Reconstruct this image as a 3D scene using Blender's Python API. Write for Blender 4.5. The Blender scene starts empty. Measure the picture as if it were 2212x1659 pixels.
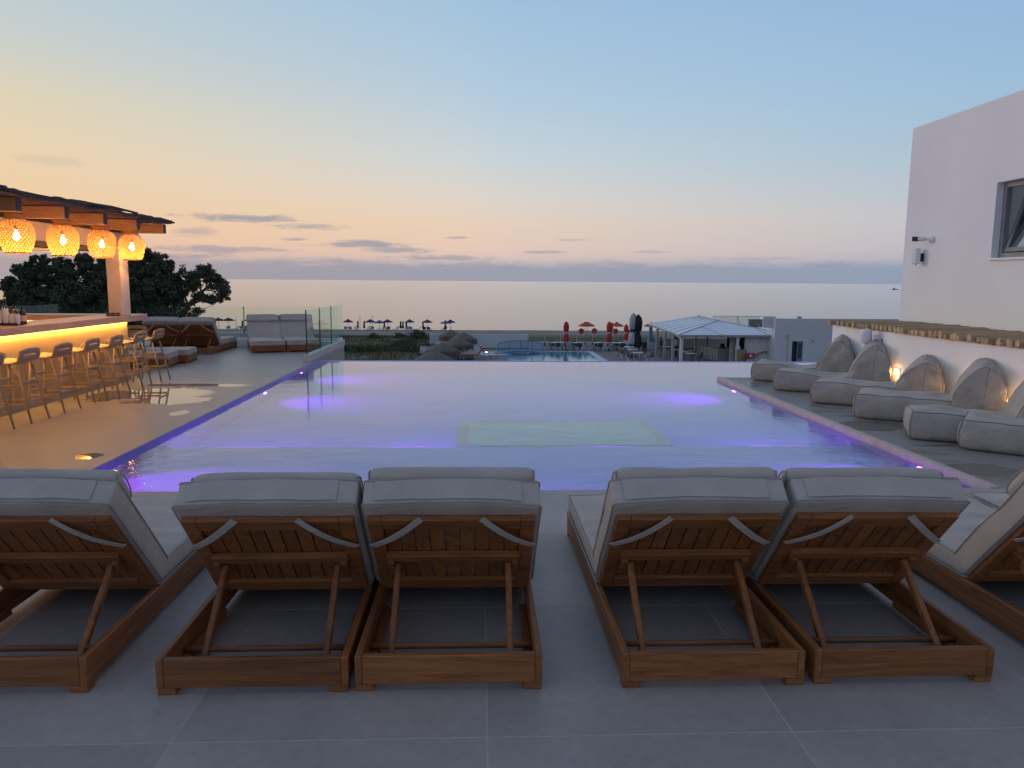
import bpy, bmesh, math, random
from mathutils import Vector, Matrix, Euler, noise as mnoise
random.seed(7)
R = math.radians
sc = bpy.context.scene
col = sc.collection

# ------------------------------------------------------------------ camera
cam_d = bpy.data.cameras.new('camera'); cam = bpy.data.objects.new('camera', cam_d); col.objects.link(cam)
cam_d.sensor_width = 36.0; cam_d.lens = 36.0 * 1645.0 / 2212.0
cam_d.clip_start = 0.05; cam_d.clip_end = 60000
r_ = Vector((0.99908444, -0.04213134, 0.00743236)); u_ = Vector((-0.00172161, 0.13399268, 0.99098083)); b_ = r_.cross(u_)
cam.matrix_world = Matrix(((r_.x, u_.x, b_.x, 0), (r_.y, u_.y, b_.y, 0), (r_.z, u_.z, b_.z, 1.6), (0, 0, 0, 1)))
sc.camera = cam
sc.render.resolution_x = 1024; sc.render.resolution_y = 768
sc.view_settings.view_transform = 'Standard'; sc.view_settings.look = 'None'
sc.view_settings.exposure = 0.0; sc.view_settings.gamma = 1.0
try: sc.view_settings.use_curve_mapping = False
except Exception: pass
sc.cycles.use_denoising = True
sc.cycles.max_bounces = 10; sc.cycles.diffuse_bounces = 4; sc.cycles.glossy_bounces = 4
sc.cycles.transparent_max_bounces = 24; sc.cycles.transmission_bounces = 6
sc.cycles.sample_clamp_indirect = 6.0
sc.cycles.caustics_reflective = False; sc.cycles.caustics_refractive = True

def lin(c):
    out = []
    for v in c[:3]:
        v /= 255.0
        out.append(v / 12.92 if v <= .04045 else ((v + .055) / 1.055) ** 2.4)
    return tuple(out) + (1.0,)

# ------------------------------------------------------------------ node helpers
class NT:
    def __init__(s, tree): s.t = tree; s.n = tree.nodes; s.l = tree.links
    def new(s, typ, **kw):
        n = s.n.new(typ)
        for k, v in kw.items(): setattr(n, k, v)
        return n
    def put(s, sock, v):
        if v is None: return
        if hasattr(v, 'is_output'): s.l.new(v, sock)
        else: sock.default_value = v
    def math(s, op, a, b=None, c=None, clamp=False):
        n = s.new('ShaderNodeMath', operation=op); n.use_clamp = clamp
        s.put(n.inputs[0], a); s.put(n.inputs[1], b)
        if c is not None: s.put(n.inputs[2], c)
        return n.outputs[0]
    def mix(s, f, a, b, blend='MIX'):
        n = s.new('ShaderNodeMix', data_type='RGBA', blend_type=blend)
        s.put(n.inputs[0], f); s.put(n.inputs[6], a); s.put(n.inputs[7], b)
        return n.outputs[2]
    def ramp(s, f, stops, interp='LINEAR'):
        n = s.new('ShaderNodeValToRGB'); e = n.color_ramp; e.interpolation = interp
        while len(e.elements) > 1: e.elements.remove(e.elements[-1])
        e.elements[0].position = stops[0][0]; e.elements[0].color = stops[0][1]
        for p, c in stops[1:]:
            x = e.elements.new(p); x.color = c
        s.put(n.inputs[0], f)
        return n.outputs[0]
    def mrange(s, v, a, b, c=0., d=1., smooth=False):
        n = s.new('ShaderNodeMapRange'); n.interpolation_type = 'SMOOTHSTEP' if smooth else 'LINEAR'
        s.put(n.inputs[0], v); s.put(n.inputs[1], a); s.put(n.inputs[2], b); s.put(n.inputs[3], c); s.put(n.inputs[4], d)
        return n.outputs[0]
    def noise(s, vec, scale, detail=3., rough=.55, dist=0.):
        n = s.new('ShaderNodeTexNoise'); s.put(n.inputs['Vector'], vec)
        n.inputs['Scale'].default_value = scale; n.inputs['Detail'].default_value = detail
        n.inputs['Roughness'].default_value = rough; n.inputs['Distortion'].default_value = dist
        return n.outputs['Fac']
    def mapping(s, vec, scale=(1, 1, 1), loc=(0, 0, 0), rot=(0, 0, 0)):
        n = s.new('ShaderNodeMapping'); s.put(n.inputs[0], vec)
        n.inputs[1].default_value = loc; n.inputs[2].default_value = rot; n.inputs[3].default_value = scale
        return n.outputs[0]

# ------------------------------------------------------------------ sky (dusk, sun just set to the left)
SUN_AZ = -60.0      # degrees from +Y, negative = left
world = bpy.data.worlds.new('World'); sc.world = world; world.use_nodes = True
w = NT(world.node_tree); w.n.clear()
tc = w.new('ShaderNodeTexCoord'); sep = w.new('ShaderNodeSeparateXYZ'); w.l.new(tc.outputs['Generated'], sep.inputs[0])
dx, dy, dz = sep.outputs
zc = w.math('MAXIMUM', dz, 0.0)
pel = w.math('SQRT', zc)
az = w.math('MULTIPLY', w.math('ARCTAN2', dx, dy), 57.29578)
el = w.math('MULTIPLY', w.math('ARCSINE', dz), 57.29578)
hl = w.math('MAXIMUM', w.math('SQRT', w.math('ADD', w.math('MULTIPLY', dx, dx), w.math('MULTIPLY', dy, dy))), 1e-4)
cosd = w.math('DIVIDE', w.math('ADD', w.math('MULTIPLY', dx, math.sin(R(SUN_AZ))), w.math('MULTIPLY', dy, math.cos(R(SUN_AZ)))), hl)
dist = w.math('MULTIPLY', w.math('ARCCOSINE', w.math('MINIMUM', w.math('MAXIMUM', cosd, -1.0), 1.0)), 57.29578)
def pe(deg): return math.sqrt(math.sin(R(deg)))
ZEN = (120, 133, 156)
def pale(c, e, k=.13):
    k = k if e < 30 else .0
    return tuple(v + (g - v) * k for v, g in zip(c, (232, 226, 222)))
def stops(lst): return [(pe(e), lin(pale(c, e))) for e, c in lst] + [(1.0, lin(ZEN))]
rampL = w.ramp(pel, stops([(0, (176, 156, 150)), (1.2, (206, 168, 152)), (2.8, (240, 190, 148)), (5, (242, 200, 146)), (8, (238, 206, 158)), (11, (226, 208, 168)), (15, (196, 204, 198)), (19, (178, 200, 212)), (28, (150, 178, 206)), (50, (130, 152, 182))]))
rampC = w.ramp(pel, stops([(0, (170, 170, 180)), (1.0, (186, 178, 182)), (2.2, (228, 196, 178)), (4, (230, 204, 180)), (6, (220, 210, 200)), (9, (196, 210, 216)), (13, (172, 200, 222)), (19, (150, 188, 220)), (28, (128, 164, 204)), (50, (122, 146, 180))]))
rampR = w.ramp(pel, stops([(0, (140, 158, 178)), (1.2, (150, 162, 182)), (2.4, (176, 178, 192)), (4.5, (180, 188, 200)), (8, (158, 186, 208)), (13, (142, 182, 216)), (19, (130, 172, 216)), (28, (114, 152, 198)), (50, (114, 140, 178))]))
rampB = w.ramp(pel, stops([(0, (96, 98, 114)), (3, (118, 112, 124)), (8, (142, 130, 142)), (14, (132, 132, 150)), (25, (130, 134, 152)), (50, (122, 132, 154))]))
s1 = w.mix(w.mrange(dist, 24, 62), rampL, rampC)
s2 = w.mix(w.mrange(dist, 58, 96), s1, rampR)
s3 = w.mix(w.mrange(dist, 96, 160), s2, rampB)
# thin slate cloud streaks low over the sea, laid out by azimuth and elevation
cv = w.new('ShaderNodeCombineXYZ'); w.put(cv.inputs[0], w.math('MULTIPLY', az, .22)); w.put(cv.inputs[1], w.math('MULTIPLY', el, 1.15))
nz = w.noise(cv.outputs[0], 1.0, 5.0, .6, .4)
nzf = w.noise(cv.outputs[0], 2.8, 6.0, .68, .8)
nn = w.math('ADD', w.math('MULTIPLY', w.math('SUBTRACT', nz, .5), 2.6), w.math('MULTIPLY', w.math('SUBTRACT', nzf, .5), 2.0))
CL = [(-16.6, 4.2, 4.8, .40, 1.), (-12.6, 3.75, 3.4, .28, .8), (-8.6, 2.55, 4.4, .40, 1.), (-6.3, 2.2, 3.4, .3, .9), (-13.2, 2.85, 1.6, .16, .9),
      (-18.5, 2.05, 6.0, .35, .85), (-20, 3.25, 1.6, .4, .6), (-1.7, 3.15, 1.3, .12, .7), (4.4, 2.15, 2.2, .17, .8), (-3, 1.65, 6.0, .3, .8), (7.0, 3.05, 1.5, .1, .5),
      (12.4, 2.2, 2.6, .12, .5), (-29, 3.0, 5, .5, .7), (-24, 1.5, 9, .4, .9), (-28, 7.3, 3, .4, .2), (20, 1.7, 4, .2, .4), (-46, 4.5, 6, .6, .8), (-60, 3, 9, .5, .8), (40, 2.2, 6, .25, .5)]
cm = None
for a0, e0, ra, re, amt in CL:
    ex = w.math('DIVIDE', w.math('SUBTRACT', az, a0), ra); ey = w.math('DIVIDE', w.math('SUBTRACT', el, e0), re)
    g = w.math('SUBTRACT', 1.0, w.math('SQRT', w.math('ADD', w.math('MULTIPLY', ex, ex), w.math('MULTIPLY', ey, ey))))
    g = w.math('ADD', g, w.math('MULTIPLY', nn, .75))
    g = w.mrange(g, .0, .8, 0., amt, True)
    cm = g if cm is None else w.math('MAXIMUM', cm, g)
# haze bank on the horizon with a ragged top
bank = w.mrange(w.math('SUBTRACT', el, w.math('MULTIPLY', nn, .45)), .9, 1.75, .85, 0., True)
bank = w.math('MULTIPLY', bank, w.mrange(dist, 20, 40, .7, 1.))
cm = w.math('MAXIMUM', w.math('MULTIPLY', cm, .84), bank)
ccol = w.mix(w.mrange(dist, 30, 95), lin((160, 154, 164)), lin((138, 154, 176)))
sky = w.mix(cm, s3, ccol)
bg = w.new('ShaderNodeBackground'); w.put(bg.inputs[0], sky); bg.inputs[1].default_value = 1.0
nis = w.new('ShaderNodeTexSky', sky_type='NISHITA'); nis.sun_disc = False
nis.sun_elevation = R(1.5); nis.sun_rotation = R(SUN_AZ)
bg2 = w.new('ShaderNodeBackground'); w.put(bg2.inputs[0], nis.outputs[0]); bg2.inputs[1].default_value = 0.004
ad = w.new('ShaderNodeAddShader'); w.l.new(bg.outputs[0], ad.inputs[0]); w.l.new(bg2.outputs[0], ad.inputs[1])
wo = w.new('ShaderNodeOutputWorld'); w.l.new(ad.outputs[0], wo.inputs[0])

# ------------------------------------------------------------------ the last low glow of the sun
sun_d = bpy.data.lights.new('sun', 'SUN'); sun = bpy.data.objects.new('sun', sun_d); col.objects.link(sun)
sun_d.energy = 0.62; sun_d.angle = R(26); sun_d.color = (1.0, .80, .70)
sdir = Vector((math.sin(R(SUN_AZ)) * math.cos(R(7)), math.cos(R(SUN_AZ)) * math.cos(R(7)), math.sin(R(7))))
sun.rotation_euler = sdir.to_track_quat('Z', 'Y').to_euler()

# ------------------------------------------------------------------ mesh helpers
class MB:
    def __init__(s): s.v = []; s.f = []; s.m = []; s.cur = 0
    def add(s, vs, fs):
        o = len(s.v); s.v += [tuple(x) for x in vs]; s.f += [tuple(i + o for i in q) for q in fs]; s.m += [s.cur] * len(fs)
        return s
    def box(s, x0, x1, y0, y1, z0, z1):
        return s.add([(x0, y0, z0), (x1, y0, z0), (x1, y1, z0), (x0, y1, z0), (x0, y0, z1), (x1, y0, z1), (x1, y1, z1), (x0, y1, z1)],
                     [(0, 3, 2, 1), (4, 5, 6, 7), (0, 1, 5, 4), (1, 2, 6, 5), (2, 3, 7, 6), (3, 0, 4, 7)])
    def obox(s, c, ax, ay, az):
        c, ax, ay, az = map(Vector, (c, ax, ay, az)); vs = []
        for k in (-1, 1):
            for i, j in ((-1, -1), (1, -1), (1, 1), (-1, 1)): vs.append(c + ax * i + ay * j + az * k)
        return s.add(vs, [(0, 3, 2, 1), (4, 5, 6, 7), (0, 1, 5, 4), (1, 2, 6, 5), (2, 3, 7, 6), (3, 0, 4, 7)])
    def bar(s, p0, p1, wd, ht, up=(0, 0, 1)):
        p0, p1 = Vector(p0), Vector(p1); d = p1 - p0; L = d.length; d.normalize(); up = Vector(up)
        sd = d.cross(up)
        if sd.length < 1e-4: sd = d.cross(Vector((1, 0, 0)))
        sd.normalize(); u2 = sd.cross(d)
        return s.obox((p0 + p1) / 2, d * (L / 2), sd * (wd / 2), u2 * (ht / 2))
    def tube(s, pts, r, n=8, cap=True):
        pts = [Vector(p) for p in pts]; k = len(pts); rs = r if isinstance(r, (list, tuple)) else [r] * k
        ref = None; rings = []
        for i in range(k):
            d = (pts[min(i + 1, k - 1)] - pts[max(i - 1, 0)])
            d = d.normalized() if d.length > 1e-9 else Vector((0, 0, 1))
            if ref is None: ref = d.orthogonal().normalized()
            ref = (ref - d * ref.dot(d))
            ref = ref.normalized() if ref.length > 1e-6 else d.orthogonal().normalized()
            sd = d.cross(ref)
            rings.append([pts[i] + (ref * math.cos(2 * math.pi * j / n) + sd * math.sin(2 * math.pi * j / n)) * rs[i] for j in range(n)])
        vs = [p for rg in rings for p in rg]; fs = []
        for i in range(k - 1):
            for j in range(n):
                a = i * n + j; b = i * n + (j + 1) % n
                fs.append((a, b, b + n, a + n))
        if cap: fs += [tuple(range(n - 1, -1, -1)), tuple((k - 1) * n + j for j in range(n))]
        return s.add(vs, fs)
    def lathe(s, prof, n=24, c=(0, 0, 0), cap=True, wob=None):
        vs = []; fs = []; k = len(prof)
        for i, (r, z) in enumerate(prof):
            for j in range(n):
                a = 2 * math.pi * j / n; rr = r * (wob(a, i) if wob else 1)
                vs.append((c[0] + rr * math.cos(a), c[1] + rr * math.sin(a), c[2] + z))
        for i in range(k - 1):
            for j in range(n):
                a = i * n + j; b = i * n + (j + 1) % n; fs.append((a, b, b + n, a + n))
        if cap: fs += [tuple(range(n - 1, -1, -1)), tuple((k - 1) * n + j for j in range(n))]
        return s.add(vs, fs)
    def grid(s, nx, ny, fn):
        vs = [fn(i / nx, j / ny) for j in range(ny + 1) for i in range(nx + 1)]
        fs = [(j * (nx + 1) + i, j * (nx + 1) + i + 1, (j + 1) * (nx + 1) + i + 1, (j + 1) * (nx + 1) + i) for j in range(ny) for i in range(nx)]
        return s.add(vs, fs)
    def prism(s, poly, ext):
        n = len(poly); ext = Vector(ext); vs = [Vector(p) for p in poly] + [Vector(p) + ext for p in poly]
        fs = [tuple(range(n - 1, -1, -1)), tuple(range(n, 2 * n))] + [(i, (i + 1) % n, (i + 1) % n + n, i + n) for i in range(n)]
        return s.add(vs, fs)
    def rbox(s, half, r, div, warp=None, c=(0, 0, 0)):
        key = {}; vs = []; fs = []
        hx, hy, hz = half
        def pt(p):
            k = (round(p[0], 5), round(p[1], 5), round(p[2], 5))
            if k in key: return key[k]
            q = Vector((max(-hx + r, min(hx - r, p[0])), max(-hy + r, min(hy - r, p[1])), max(-hz + r, min(hz - r, p[2]))))
            d = Vector(p) - q
            if d.length > 1e-9: q = q + d.normalized() * r
            if warp: q = Vector(warp(q))
            key[k] = len(vs); vs.append(q + Vector(c)); return key[k]
        def lin_(h, n):
            m = max(2, n); inner = [-(h - r) + 2 * (h - r) * i / (m - 2 if m > 2 else 1) for i in range(m - 1)] if m > 2 else [-(h - r), h - r]
            return [-h, -h + r * .45] + inner + [h - r * .45, h]
        X, Y, Z = lin_(hx, div[0]), lin_(hy, div[1]), lin_(hz, div[2])
        def face(A, B, mk, flip):
            for i in range(len(A) - 1):
                for j in range(len(B) - 1):
                    q = [pt(mk(A[i], B[j])), pt(mk(A[i + 1], B[j])), pt(mk(A[i + 1], B[j + 1])), pt(mk(A[i], B[j + 1]))]
                    if len(set(q)) > 2: fs.append(tuple(q[::-1] if flip else q))
        face(X, Y, lambda a, b: (a, b, hz), False); face(X, Y, lambda a, b: (a, b, -hz), True)
        face(X, Z, lambda a, b: (a, -hy, b), False); face(X, Z, lambda a, b: (a, hy, b), True)
        face(Y, Z, lambda a, b: (hx, a, b), False); face(Y, Z, lambda a, b: (-hx, a, b), True)
        return s.add(vs, fs)
    def mesh(s, name, mats, smooth=False, bevel=0.0, autosm=None):
        me = bpy.data.meshes.new(name); me.from_pydata([tuple(v) for v in s.v], [], s.f); me.update()
        if not isinstance(mats, (list, tuple)): mats = [mats]
        for m in mats: me.materials.append(m)
        if len(mats) > 1: me.polygons.foreach_set('material_index', s.m)
        if bevel:
            bm = bmesh.new(); bm.from_mesh(me)
            bmesh.ops.bevel(bm, geom=[e for e in bm.edges if len(e.link_faces) == 2 and e.calc_face_angle(0) > .6], offset=bevel, segments=1, affect='EDGES', profile=.5)
            bm.to_mesh(me); bm.free()
        if smooth: me.polygons.foreach_set('use_smooth', [True] * len(me.polygons))
        return me
    def build(s, name, mats, parent=None, smooth=False, bevel=0.0, loc=None):
        o = bpy.data.objects.new(name, s.mesh(name, mats, smooth, bevel)); col.objects.link(o)
        if parent is not None:
            o.parent = parent
            if loc is None and parent.get('_w'): loc = -parent.location
        if loc is not None: o.location = loc
        return o

def tag(o, label=None, cat=None, group=None, kind=None):
    if label: o['label'] = label
    if cat: o['category'] = cat
    if group: o['group'] = group
    if kind: o['kind'] = kind
    return o
def thing(name, label, cat, loc=(0, 0, 0), rz=0., group=None, world=False):
    o = bpy.data.objects.new(name, None); col.objects.link(o); o.empty_display_size = .2
    o.location = loc; o.rotation_euler = (0, 0, rz); tag(o, label, cat, group)
    if world: o['_w'] = 1
    return o
def kids(o): return [c for c in ALLK.get(o.name, [])] if False else list(o.children)
def dup(root, loc=None, rz=None, label=None, group=None):
    def cp(o, par):
        c = o.copy(); col.objects.link(c); c.parent = par
        for ch in KIDS.get(o, []): KIDS.setdefault(c, []).append(cp(ch, c))
        return c
    c = cp(root, None)
    if loc is not None: c.location = loc
    if rz is not None: c.rotation_euler = (0, 0, rz)
    if label: c['label'] = label
    if group: c['group'] = group
    return c
KIDS = {}
def reg(root):
    """record the children of a finished prototype so that dup() need not search the scene"""
    def rec(o):
        KIDS[o] = list(o.children)
        for c in KIDS[o]: rec(c)
    rec(root); return root
def struct(o): o['kind'] = 'structure'; return o
def fbm(p, s=1.0, seed=0.0): return mnoise.noise(Vector((p[0] * s + seed, p[1] * s + seed * 1.7, p[2] * s - seed)))
ORD = ['first', 'second', 'third', 'fourth', 'fifth', 'sixth', 'seventh', 'eighth', 'ninth', 'tenth', 'eleventh', 'twelfth', 'thirteenth', 'fourteenth']

# ------------------------------------------------------------------ materials
def pm(name, c, rough=.6, var=.12, scale=6., bump=0., bscale=60., metal=0., rand=0., c2=None, spec=.5, stretch=(1, 1, 1), detail=4.):
    m = bpy.data.materials.new(name); m.use_nodes = True; t = NT(m.node_tree); p = t.n['Principled BSDF']
    tc = t.new('ShaderNodeTexCoord'); v = t.mapping(tc.outputs['Object'], stretch)
    f = t.noise(v, scale, detail)
    base = tuple(c[:3]) + (1.,)
    lo = tuple(x * (1 - var) for x in c[:3]) + (1.,) if c2 is None else tuple(c2[:3]) + (1.,)
    hi = tuple(min(1., x * (1 + var)) for x in c[:3]) + (1.,) if c2 is None else base
    colr = t.ramp(f, [(.3, lo), (.7, hi)])
    if rand:
        oi = t.new('ShaderNodeObjectInfo')
        colr = t.mix(1.0, colr, t.ramp(oi.outputs['Random'], [(0, (1 - rand,) * 3 + (1,)), (1, (1 + rand * .6,) * 3 + (1,))]), 'MULTIPLY')
    t.put(p.inputs['Base Color'], colr); p.inputs['Roughness'].default_value = rough; p.inputs['Metallic'].default_value = metal
    p.inputs['Specular IOR Level'].default_value = spec
    if bump:
        b = t.new('ShaderNodeBump'); b.inputs['Strength'].default_value = bump; b.inputs['Distance'].default_value = .01
        t.put(b.inputs['Height'], t.noise(v, bscale, 3.)); t.l.new(b.outputs[0], p.inputs['Normal'])
    return m
def wood(name, dark, light, axis='x', fine=1., rough=.55, rand=.18, bump=.25):
    m = bpy.data.materials.new(name); m.use_nodes = True; t = NT(m.node_tree); p = t.n['Principled BSDF']
    tc = t.new('ShaderNodeTexCoord'); oi = t.new('ShaderNodeObjectInfo')
    off = t.new('ShaderNodeVectorMath', operation='ADD'); t.l.new(tc.outputs['Object'], off.inputs[0])
    cmb = t.new('ShaderNodeCombineXYZ'); rr = t.math('MULTIPLY', oi.outputs['Random'], 37.)
    for i in range(3): t.put(cmb.inputs[i], rr)
    t.l.new(cmb.outputs[0], off.inputs[1])
    sc_ = {'x': (1.2, 16, 16), 'y': (16, 1.2, 16), 'z': (16, 16, 1.2)}[axis]
    v = t.mapping(off.outputs[0], tuple(q * fine for q in sc_))
    f1 = t.noise(v, 1.6, 6., .62, 1.4); f2 = t.noise(v, 9., 3., .6, .3)
    f = t.math('ADD', t.math('MULTIPLY', f1, .75), t.math('MULTIPLY', f2, .25))
    mid = tuple((a + b) / 2 for a, b in zip(dark, light))
    cc = t.ramp(f, [(.32, tuple(dark) + (1,)), (.5, mid + (1,)), (.68, tuple(light) + (1,))])
    if rand: cc = t.mix(1.0, cc, t.ramp(oi.outputs['Random'], [(0, (1 - rand,) * 3 + (1,)), (1, (1 + rand,) * 3 + (1,))]), 'MULTIPLY')
    t.put(p.inputs['Base Color'], cc); p.inputs['Roughness'].default_value = rough
    b = t.new('ShaderNodeBump'); b.inputs['Strength'].default_value = bump; b.inputs['Distance'].default_value = .003
    t.put(b.inputs['Height'], f); t.l.new(b.outputs[0], p.inputs['Normal'])
    return m
def fabric(name, c, rough=.9, weave=420., var=.07, wr=.35):
    m = bpy.data.materials.new(name); m.use_nodes = True; t = NT(m.node_tree); p = t.n['Principled BSDF']
    tc = t.new('ShaderNodeTexCoord'); v = tc.outputs['Object']
    f = t.noise(v, 5., 5.); g = t.noise(v, weave, 2.)
    lo = tuple(x * (1 - var * 1.6) for x in c) + (1,); hi = tuple(x * (1 + var) for x in c) + (1,)
    cc = t.ramp(f, [(.3, lo), (.7, hi)])
    cc = t.mix(.25, cc, t.ramp(g, [(.3, (.55, .55, .55, 1)), (.7, (1.3, 1.3, 1.3, 1))]), 'MULTIPLY')
    t.put(p.inputs['Base Color'], cc); p.inputs['Roughness'].default_value = rough; p.inputs['Specular IOR Level'].default_value = .25
    p.inputs['Sheen Weight'].default_value = .15
    b = t.new('ShaderNodeBump'); b.inputs['Strength'].default_value = wr; b.inputs['Distance'].default_value = .02
    h = t.math('ADD', t.noise(t.mapping(v, (1, 2.2, 1.4)), 4.2, 4., .55, 1.0), t.math('ADD', t.math('MULTIPLY', g, .04), t.math('MULTIPLY', t.noise(t.mapping(v, (2.2, .8, 1.6), rot=(.3, .2, .6)), 11., 3., .5, 2.0), .22)))
    t.put(b.inputs['Height'], h); t.l.new(b.outputs[0], p.inputs['Normal'])
    return m
def emit(name, c, strength):
    m = bpy.data.materials.new(name); m.use_nodes = True; t = NT(m.node_tree); t.n.clear()
    e = t.new('ShaderNodeEmission'); e.inputs[0].default_value = tuple(c) + (1,); e.inputs[1].default_value = strength
    o = t.new('ShaderNodeOutputMaterial'); t.l.new(e.outputs[0], o.inputs[0]); return m
def glassmat(name, tint, ior=1.45, rough=0., refl=1.):
    m = bpy.data.materials.new(name); m.use_nodes = True; t = NT(m.node_tree); t.n.clear()
    tr = t.new('ShaderNodeBsdfTransparent'); tr.inputs[0].default_value = tuple(tint) + (1,)
    gl = t.new('ShaderNodeBsdfGlossy'); gl.inputs['Roughness'].default_value = rough; gl.inputs[0].default_value = (refl, refl, refl, 1)
    fr = t.new('ShaderNodeFresnel'); fr.inputs[0].default_value = ior
    ge = t.new('ShaderNodeNewGeometry'); fac = t.math('MULTIPLY', fr.outputs[0], t.math('SUBTRACT', 1., ge.outputs['Backfacing']))
    mx = t.new('ShaderNodeMixShader'); t.put(mx.inputs[0], fac); t.l.new(tr.outputs[0], mx.inputs[1]); t.l.new(gl.outputs[0], mx.inputs[2])
    o = t.new('ShaderNodeOutputMaterial'); t.l.new(mx.outputs[0], o.inputs[0]); return m
# ================================================================== SETTING
M = {}
def deckmat(name, c, rough, puddles, damp=None, dampamt=.5, var=.1):
    m = bpy.data.materials.new(name); m.use_nodes = True; t = NT(m.node_tree); p = t.n['Principled BSDF']
    tc = t.new('ShaderNodeTexCoord'); v = tc.outputs['Object']
    s = t.new('ShaderNodeSeparateXYZ'); t.l.new(v, s.inputs[0])
    f = t.noise(v, 1.3, 6., .62); g = t.noise(v, 22., 4., .65)
    cc = t.ramp(t.math('ADD', t.math('MULTIPLY', f, .65), t.math('MULTIPLY', g, .35)), [(.32, tuple(x * (1 - var) for x in c) + (1,)), (.68, tuple(x * (1 + var) for x in c) + (1,))])
    nA = t.math('MULTIPLY', t.math('SUBTRACT', t.noise(t.mapping(v, (1.0, 1.9, 1)), 1.7, 5., .58, .5), .5), 2.4)
    wet = None
    for (x, y, rx, ry) in puddles:
        ex = t.math('DIVIDE', t.math('SUBTRACT', s.outputs[0], x), rx); ey = t.math('DIVIDE', t.math('SUBTRACT', s.outputs[1], y), ry)
        q = t.math('SUBTRACT', 1., t.math('SQRT', t.math('ADD', t.math('MULTIPLY', ex, ex), t.math('MULTIPLY', ey, ey))))
        q = t.mrange(t.math('ADD', q, t.math('MULTIPLY', nA, .6)), .14, .22, 0., 1., True)
        wet = q if wet is None else t.math('MAXIMUM', wet, q)
    dm = t.mrange(t.math('ADD', t.noise(t.mapping(v, (1., 2.2, 1)), 1.1, 5., .65, .7), 0.), .53, .6, 0., dampamt, True) if damp else None
    if damp:
        reg_ = None
        for (x0, x1, y0, y1) in damp:
            b = t.math('MULTIPLY', t.math('MULTIPLY', t.mrange(s.outputs[0], x0 - .3, x0 + .3), t.mrange(s.outputs[0], x1 - .3, x1 + .3, 1., 0.)),
                       t.math('MULTIPLY', t.mrange(s.outputs[1], y0 - .4, y0 + .4), t.mrange(s.outputs[1], y1 - .4, y1 + .4, 1., 0.)))
            reg_ = b if reg_ is None else t.math('MAXIMUM', reg_, b)
        dm = t.math('MULTIPLY', dm, reg_)
    tot = dm if wet is None else (wet if dm is None else t.math('MAXIMUM', wet, dm))
    dark = t.mix(1., cc, (.68, .67, .66, 1), 'MULTIPLY')
    if not puddles:
        oi = t.new('ShaderNodeObjectInfo'); cc = t.mix(1., cc, t.ramp(oi.outputs['Random'], [(0, (.90, .90, .91, 1)), (1, (1.08, 1.07, 1.06, 1))]), 'MULTIPLY')
        sp = t.mrange(t.noise(v, 3.1, 6., .7, .8), .62, .75, 0., .35, True); cc = t.mix(sp, cc, (.47, .44, .42, 1))
    t.put(p.inputs['Base Color'], t.mix(tot, cc, dark) if tot is not None else cc)
    rr = rough if dm is None else t.mrange(dm, 0., 1., rough, .2)
    if wet is not None: rr = t.mrange(wet, 0., 1., rr, .025)
    t.put(p.inputs['Roughness'], rr)
    b = t.new('ShaderNodeBump'); b.inputs['Strength'].default_value = .18; b.inputs['Distance'].default_value = .004
    h = t.math('ADD', g, t.math('MULTIPLY', t.noise(v, 160., 2.), .5))
    if wet is not None: h = t.math('MULTIPLY', h, t.math('SUBTRACT', 1., wet))
    t.put(b.inputs['Height'], h); t.l.new(b.outputs[0], p.inputs['Normal'])
    return m
M['deckL'] = deckmat('left_deck_concrete', (.36, .31, .275), .42,
    [(-4.3, 11.65, 1.0, .2), (-4.35, 10.85, .85, .62), (-4.15, 10.2, .6, .45), (-5.0, 10.6, .45, .6), (-3.55, 6.9, .14, .16), (-3.6, 9.2, .12, .22)],
    damp=[(-5.4, -3.3, 6.0, 12.2)], dampamt=.25)
M['deckR'] = deckmat('right_deck_concrete', (.27, .255, .235), .5,
    [(4.42, 8.35, .5, .35), (4.35, 6.3, .4, .25), (4.6, 7.3, .3, .06)], damp=[(4.1, 5.3, 5.6, 12.6)], dampamt=.8)
M['tile'] = deckmat('grey_porcelain_tile', (.395, .345, .318), .5, [], damp=None, var=.2)
M['grout'] = pm('grout', (.50, .46, .43), .9, .1, 30.)
M['white'] = pm('white_plaster', (.87, .855, .85), .85, .03, 1.1, .2, 18.)
M['poolwall'] = pm('pale_pool_plaster', (.40, .46, .88), .6, .04, 3.)
M['poolband'] = pm('indigo_pool_mosaic', (.24, .21, .50), .4, .12, 40.)
M['coping'] = pm('sandstone_coping', (.56, .46, .38), .55, .12, 9., .15)
M['dark'] = pm('dark_void', (.03, .03, .03), .8)

# near terrace: grout bed with one object for each big porcelain tile
bed = MB().box(-14, 14, -6, 5.70, -.35, -.003); bed.box(-14, -3.27, 5.70, 5.735, -.35, -.003)
floor = struct(MB().box(-14, 14, -6, 5.715, -.35, -.0008).build('terrace_floor', M['grout']))
tx0, ty0, tp = .03, 2.505, 1.1
tm = {}
YS = [-6, .345, 1.425, 2.505, 3.585, 4.665, 5.715]
for j in range(1, 6):
    for i in range(-6, 6):
        x0, x1, y0, y1 = tx0 + tp * i, tx0 + tp * (i + 1), YS[j], YS[j + 1]
        k = round(y1 - y0, 3)
        if k not in tm: tm[k] = MB().box(-tp / 2 + .0035, tp / 2 - .0035, -(y1 - y0) / 2 + .0035, (y1 - y0) / 2 - (.0035 if j < 5 else -.0), -.012, 0).mesh('floor_tile', M['tile'])
        o = bpy.data.objects.new('floor_tile', tm[k]); col.objects.link(o); o.parent = floor; o.location = ((x0 + x1) / 2, (y0 + y1) / 2, 0)
MB().box(-14, tx0 - 6 * tp - .003, -6, 5.715, -.012, 0).build('floor_margin', M['tile'], floor)
MB().box(tx0 + 6 * tp + .003, 14, -6, 5.715, -.012, 0).build('floor_margin', M['tile'], floor)
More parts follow.
